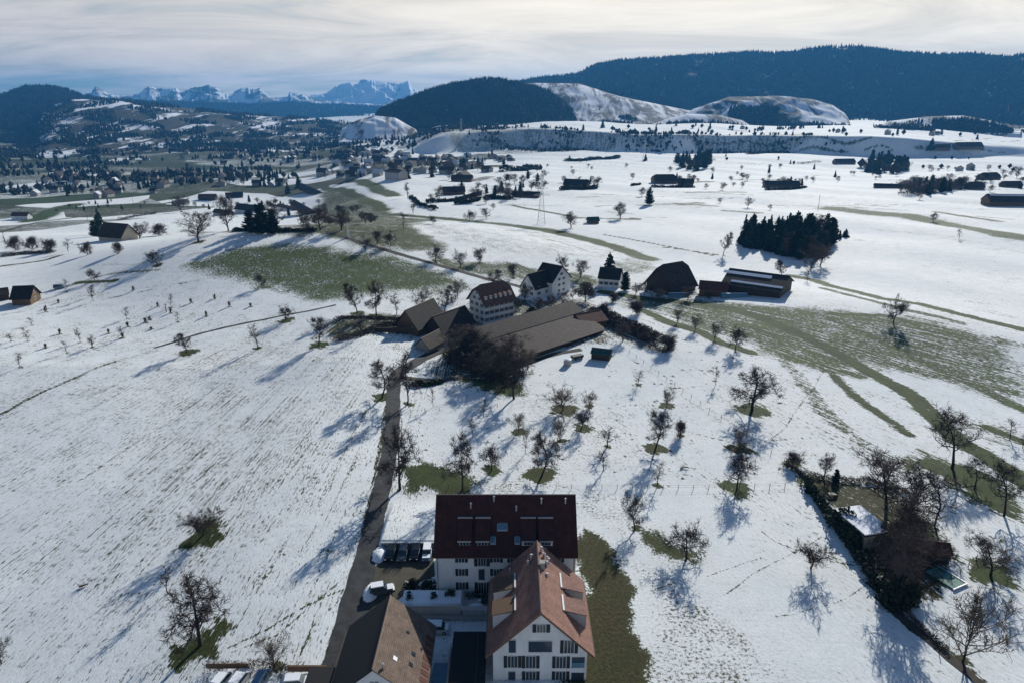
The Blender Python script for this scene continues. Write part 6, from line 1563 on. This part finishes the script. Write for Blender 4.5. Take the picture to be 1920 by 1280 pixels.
px_hedge([(1185,349),(1200,347)], 5, 2, 'small dark bush patch on the plain', 200, 103)
px_hedge([(1495,308),(1540,304)], 8, 3, 'brown bushes on the swell of the far plain', 500, 104, 'brush')
px_hedge([(1400,290),(1455,288)], 10, 5, 'dark bushes at the far edge of the plain', 600, 105, leaf=1.5)
# ------------------------------------------------------------------ pylons and poles
def pylon(px, py, top, label, arms=3):
    p = at(px, py); Hh = tall(p, top); r = thing('power_pylon', label, 'pylon', p)
    s = MB(); n = 12; w0, w1 = Hh * .07, Hh * .012; rr_ = max(.1, Hh * .004)
    def cn(f): w_ = w0 * (1 - f) ** 1.4 + w1; return [Vector((sx * w_, sy * w_, Hh * f)) for sx, sy in ((-1, -1), (1, -1), (1, 1), (-1, 1))]
    for i in range(n):
        A_, B_ = cn(i / n), cn((i + 1) / n)
        for k in range(4): s.tube(A_[k], B_[k], rr_, n=4, cap=False); s.tube(A_[k], B_[(k + 1) % 4], rr_ * .6, n=3, cap=False)
    s.build('lattice_mast', M['metal'], r)
    for j in range(arms):
        z_ = Hh * (.62 + .14 * j); aw = Hh * (.17 - .03 * j); s = MB(); s.tube((-aw, 0, z_), (aw, 0, z_), rr_, n=4); s.tube((-aw, 0, z_), (0, 0, z_ + Hh * .05), rr_ * .7, n=3); s.tube((aw, 0, z_), (0, 0, z_ + Hh * .05), rr_ * .7, n=3); s.build('cross_arm', M['metal'], r)
    return p, Hh
pylon(1015, 421, 332, 'grey lattice power pylon on the white plain')
pylon(1208, 300, 262, 'small far lattice pylon near the escarpment')
pylon(865, 248, 222, 'tiny lattice pylon on the plateau edge')
for px, py, tp, lb in [(251, 388, 364, 'thin wooden pole standing in the lowland snow'), (10, 458, 436, 'wooden pole near the lowland road'), (1534, 392, 366, 'slender mast behind the conifer grove'), (164, 412, 396, 'short pole beside the lowland road'), (312, 585, 570, 'thin stake in the young orchard')]:
    p = at(px, py); r = thing('utility_pole', lb, 'pole', p); hh = tall(p, tp); MB().tube((0, 0, -.3), (0, 0, hh), .2, .12, n=6).build('pole', M['wood_dark'], r); MB().box(-.7, -.06, hh * .93, .7, .06, hh * .93 + .12).build('cross_arm', M['wood_dark'], r)
# church like white spire on the green bank
p = at(653, 446); r = thing('marker_stone', 'slim white pointed marker beside the lane on the green bank', 'marker', p); hh = tall(p, 416); MB().tube((0, 0, -.2), (0, 0, hh), .75, .08, n=8).build('spire', M['white_wall'], r); MB().tube((0, 0, -.2), (0, 0, .5), 1.1, .9, n=8).build('foot', M['concrete'], r)

# ------------------------------------------------------------------ far villages, each house and tree its own object
def far_house_mesh(seed, snow=False):
    rg = random.Random(seed); a, b, h_, k = rg.uniform(5, 9), rg.uniform(4, 6), rg.uniform(4.5, 8), rg.uniform(3, 5)
    m = MB(); m.prism([(-b, -3), (b, -3), (b, h_), (0, h_ + k), (-b, h_)], 'x', -a, a); m.m = 1
    for sg in (-1, 1):
        q = [(-a - .6, sg * (b + .8), h_ - .5), (a + .6, sg * (b + .8), h_ - .5), (a + .6, 0, h_ + k + .4), (-a - .6, 0, h_ + k + .4)]; m.slab(q if sg < 0 else q[::-1], .4)
    m.m = 2
    for i in range(3):
        for z_ in (1.2, 4.0): 
            if z_ + 1.3 < h_: m.box(-a + 1.5 + i * (2 * a - 3) / 2 - .6, -b - .06, z_, -a + 1.5 + i * (2 * a - 3) / 2 + .6, -b - .01, z_ + 1.3)
    me = m.build('tmp', [M['far_wall'], M['far_roof_snow'] if snow else M['far_roof'], M['glass']]); d = me.data; bpy.data.objects.remove(me); return d
FH = [far_house_mesh(i, i % 4 == 3) for i in range(8)]
rgV = random.Random(11)
VT = []
def village(poly, nh, nt, lh, lt, gh, gt, seed, con=.35, hs=1.0, th=(8, 14)):
    P = [tuple(at(*q))[:2] for q in poly]
    hp = fill(P, nh, seed, 12); base = rgV.uniform(0, 3)
    for x, y in hp:
        o = link('village_house', rgV.choice(FH)); o.location = (x, y, ground(x, y)); o.rotation_euler = (0, 0, base + rgV.choice((0, 1.57)) + rgV.uniform(-.25, .25)); s_ = hs * rgV.uniform(.75, 1.2); o.scale = (s_, s_, s_); tag(o, lh, 'house', gh)
    for x, y in fill(P, nt, seed + 1, 4):
        hh = rgV.uniform(*th)
        if rgV.random() < con: place_conifer(x, y, ground(x, y), hh * 1.25, hh * .5, rgV.choice(('spruce', 'column')), lt + ', evergreen', gt + ', evergreen', far=True, name='village_conifer')
        else: VT.append((math.hypot(x, y), x, y, hh, lt, gt))
village([(610,335),(640,300),(760,292),(860,300),(890,322),(880,340),(760,338)], 66, 60, 'house in the little town at the foot of the white plain', 'tree between the houses of the little town', 'houses of the little town', 'trees of the little town', 5)
village([(60,368),(90,330),(240,322),(420,330),(560,335),(620,328),(600,345),(420,352),(330,362),(200,374)], 42, 86, 'house in the wooded village beyond the lowland', 'tree of the wooded village beyond the lowland', 'houses of the wooded village', 'trees of the wooded village', 7, .45)
village([(330,318),(420,290),(560,270),(640,255),(700,270),(640,300),(520,315)], 40, 56, 'small house among fields north of the wooded village', 'tree among the fields north of the wooded village', 'houses among the far fields', 'trees among the far fields', 9, .4)
village([(0,350),(0,290),(150,270),(330,262),(400,285),(300,310),(90,325)], 22, 90, 'scattered house in the dark green valley', 'tree in the dark green valley', 'houses of the dark valley', 'trees of the dark valley', 11, .55, th=(10, 18))
village([(780,325),(870,295),(960,285),(960,310),(900,335)], 16, 26, 'house on the slope between town and escarpment', 'tree on the slope between town and escarpment', 'houses below the escarpment', 'trees below the escarpment', 13, .4)
village([(700,262),(900,262),(1300,262),(1500,275),(1200,285),(900,282),(720,285)], 8, 70, 'tiny house at the base of the shaded escarpment', 'tree scattered on the shaded escarpment', 'houses at the escarpment', 'trees on the escarpment', 15, .4, th=(7, 15))
village([(1290,323),(1272,312),(1275,303),(1330,300),(1330,312),(1318,322)], 0, 34, '', 'tree of the dark clump on the plain', '', 'trees of the dark clump on the plain', 17, .7, th=(14, 22))
village([(1632,326),(1610,312),(1650,300),(1700,300),(1702,318),(1690,327)], 0, 60, '', 'tree of the round wood on the east plain', '', 'trees of the round wood', 19, .45, th=(14, 22))
village([(1600,300),(1800,296),(1915,300),(1915,335),(1780,330),(1720,320)], 2, 14, 'far farmhouse near the round wood', 'single tree on the fields past the round wood', 'farmhouses near the round wood', 'single trees past the round wood', 21, .15, th=(8, 12))
village([(1290,330),(1500,300),(1600,330),(1560,360),(1400,372),(1330,365)], 0, 16, '', 'small orchard tree on the plain below the round wood', '', 'orchard trees on the far plain', 23, .1, th=(6, 9))
village([(940,340),(1030,330),(1020,362),(930,358)], 0, 12, '', 'pale tree along the double hedge', '', 'trees along the double hedge', 25, .1, th=(8, 12))
village([(1045,360),(1110,340),(1130,345),(1120,358)], 0, 9, '', 'bare tree round the lonely hamlet roof', '', 'trees round the lonely hamlet', 51, .15, th=(5, 9))
village([(1215,352),(1300,332),(1310,352)], 0, 10, '', 'bare tree round the broad dark farm', '', 'trees round the broad dark farm', 53, .15, th=(5, 9))
village([(800,378),(870,352),(1010,350),(1015,372),(900,385)], 0, 26, '', 'pale tree among the hedges of the far fields', '', 'trees among the far hedges', 55, .12, th=(6, 10))
village([(1430,356),(1440,340),(1510,342),(1515,352)], 0, 10, '', 'tree round the low blue grey roof', '', 'trees round the low blue grey roof', 57, .2, th=(5, 9))
village([(1800,362),(1800,345),(1890,330),(1920,340),(1920,362)], 0, 16, '', 'bare tree round the hipped farm roofs', '', 'trees round the hipped farm roofs', 59, .15, th=(6, 10))
village([(820,420),(1000,300),(1500,290),(1920,300),(1920,420),(1500,400)], 0, 60, '', 'lone bare tree on the wide white plain', '', 'lone trees on the wide white plain', 61, .08, th=(5, 9))
village([(1680,362),(1700,350),(1800,344),(1812,356),(1740,366)], 3, 26, 'roof hidden in the roadside thicket', 'tree of the roadside thicket', 'roofs in the roadside thicket', 'trees of the roadside thicket', 27, .3, th=(9, 15))
village([(1060,246),(1200,238),(1420,240),(1640,250),(1900,256),(1900,266),(1640,262),(1300,254)], 8, 46, 'far house on the plateau under the ridge', 'tree on the plateau under the ridge', 'houses on the plateau', 'trees on the plateau', 29, .5, th=(9, 17))
village([(330,395),(345,380),(440,372),(600,372),(640,395),(620,420),(500,412),(380,405)], 0, 30, '', 'garden tree among the hilltop farm roofs', '', 'garden trees of the hilltop farm', 31, .3, th=(5, 9))
village([(590,398),(640,390),(700,400),(740,430),(700,440),(640,428),(600,425)], 0, 20, '', 'dark orchard tree on the bank past the hilltop farm', '', 'orchard trees on the green bank', 33, .0, th=(5, 8))
village([(80,395),(140,384),(240,378),(300,384),(230,396),(120,404)], 0, 16, '', 'low orchard tree on the lowland snow', '', 'orchard trees in the lowland', 35, .1, th=(4, 6))
village([(60,260),(200,240),(400,236),(600,245),(700,262),(560,275),(400,282),(200,300),(60,320)], 46, 0, 'tiny pale house scattered through the upper valley', '', 'tiny houses of the upper valley', '', 71, hs=1.15)
village([(640,290),(760,282),(860,292),(800,318),(660,322)], 24, 0, 'house in the packed core of the little town', '', 'houses in the core of the little town', '', 73)
VT.sort(key=lambda q: q[0])
for _, x, y, hh, lt, gt in VT[:290]:
    place_tree(x, y, ground(x, y), hh, hh * .95, 'dense', lt + ', leafless', gt + ', leafless', far=True, name='village_tree')
rest = np.array([q[1:4] for q in VT[290:]])
o = cones('woods', rest[:, 0], rest[:, 1], height(rest[:, 0], rest[:, 1]), rest[:, 2], np.random.default_rng(8), ft, 1.0); tag(o, 'tiny far trees sprinkled over the valley villages', 'trees', kind='stuff')
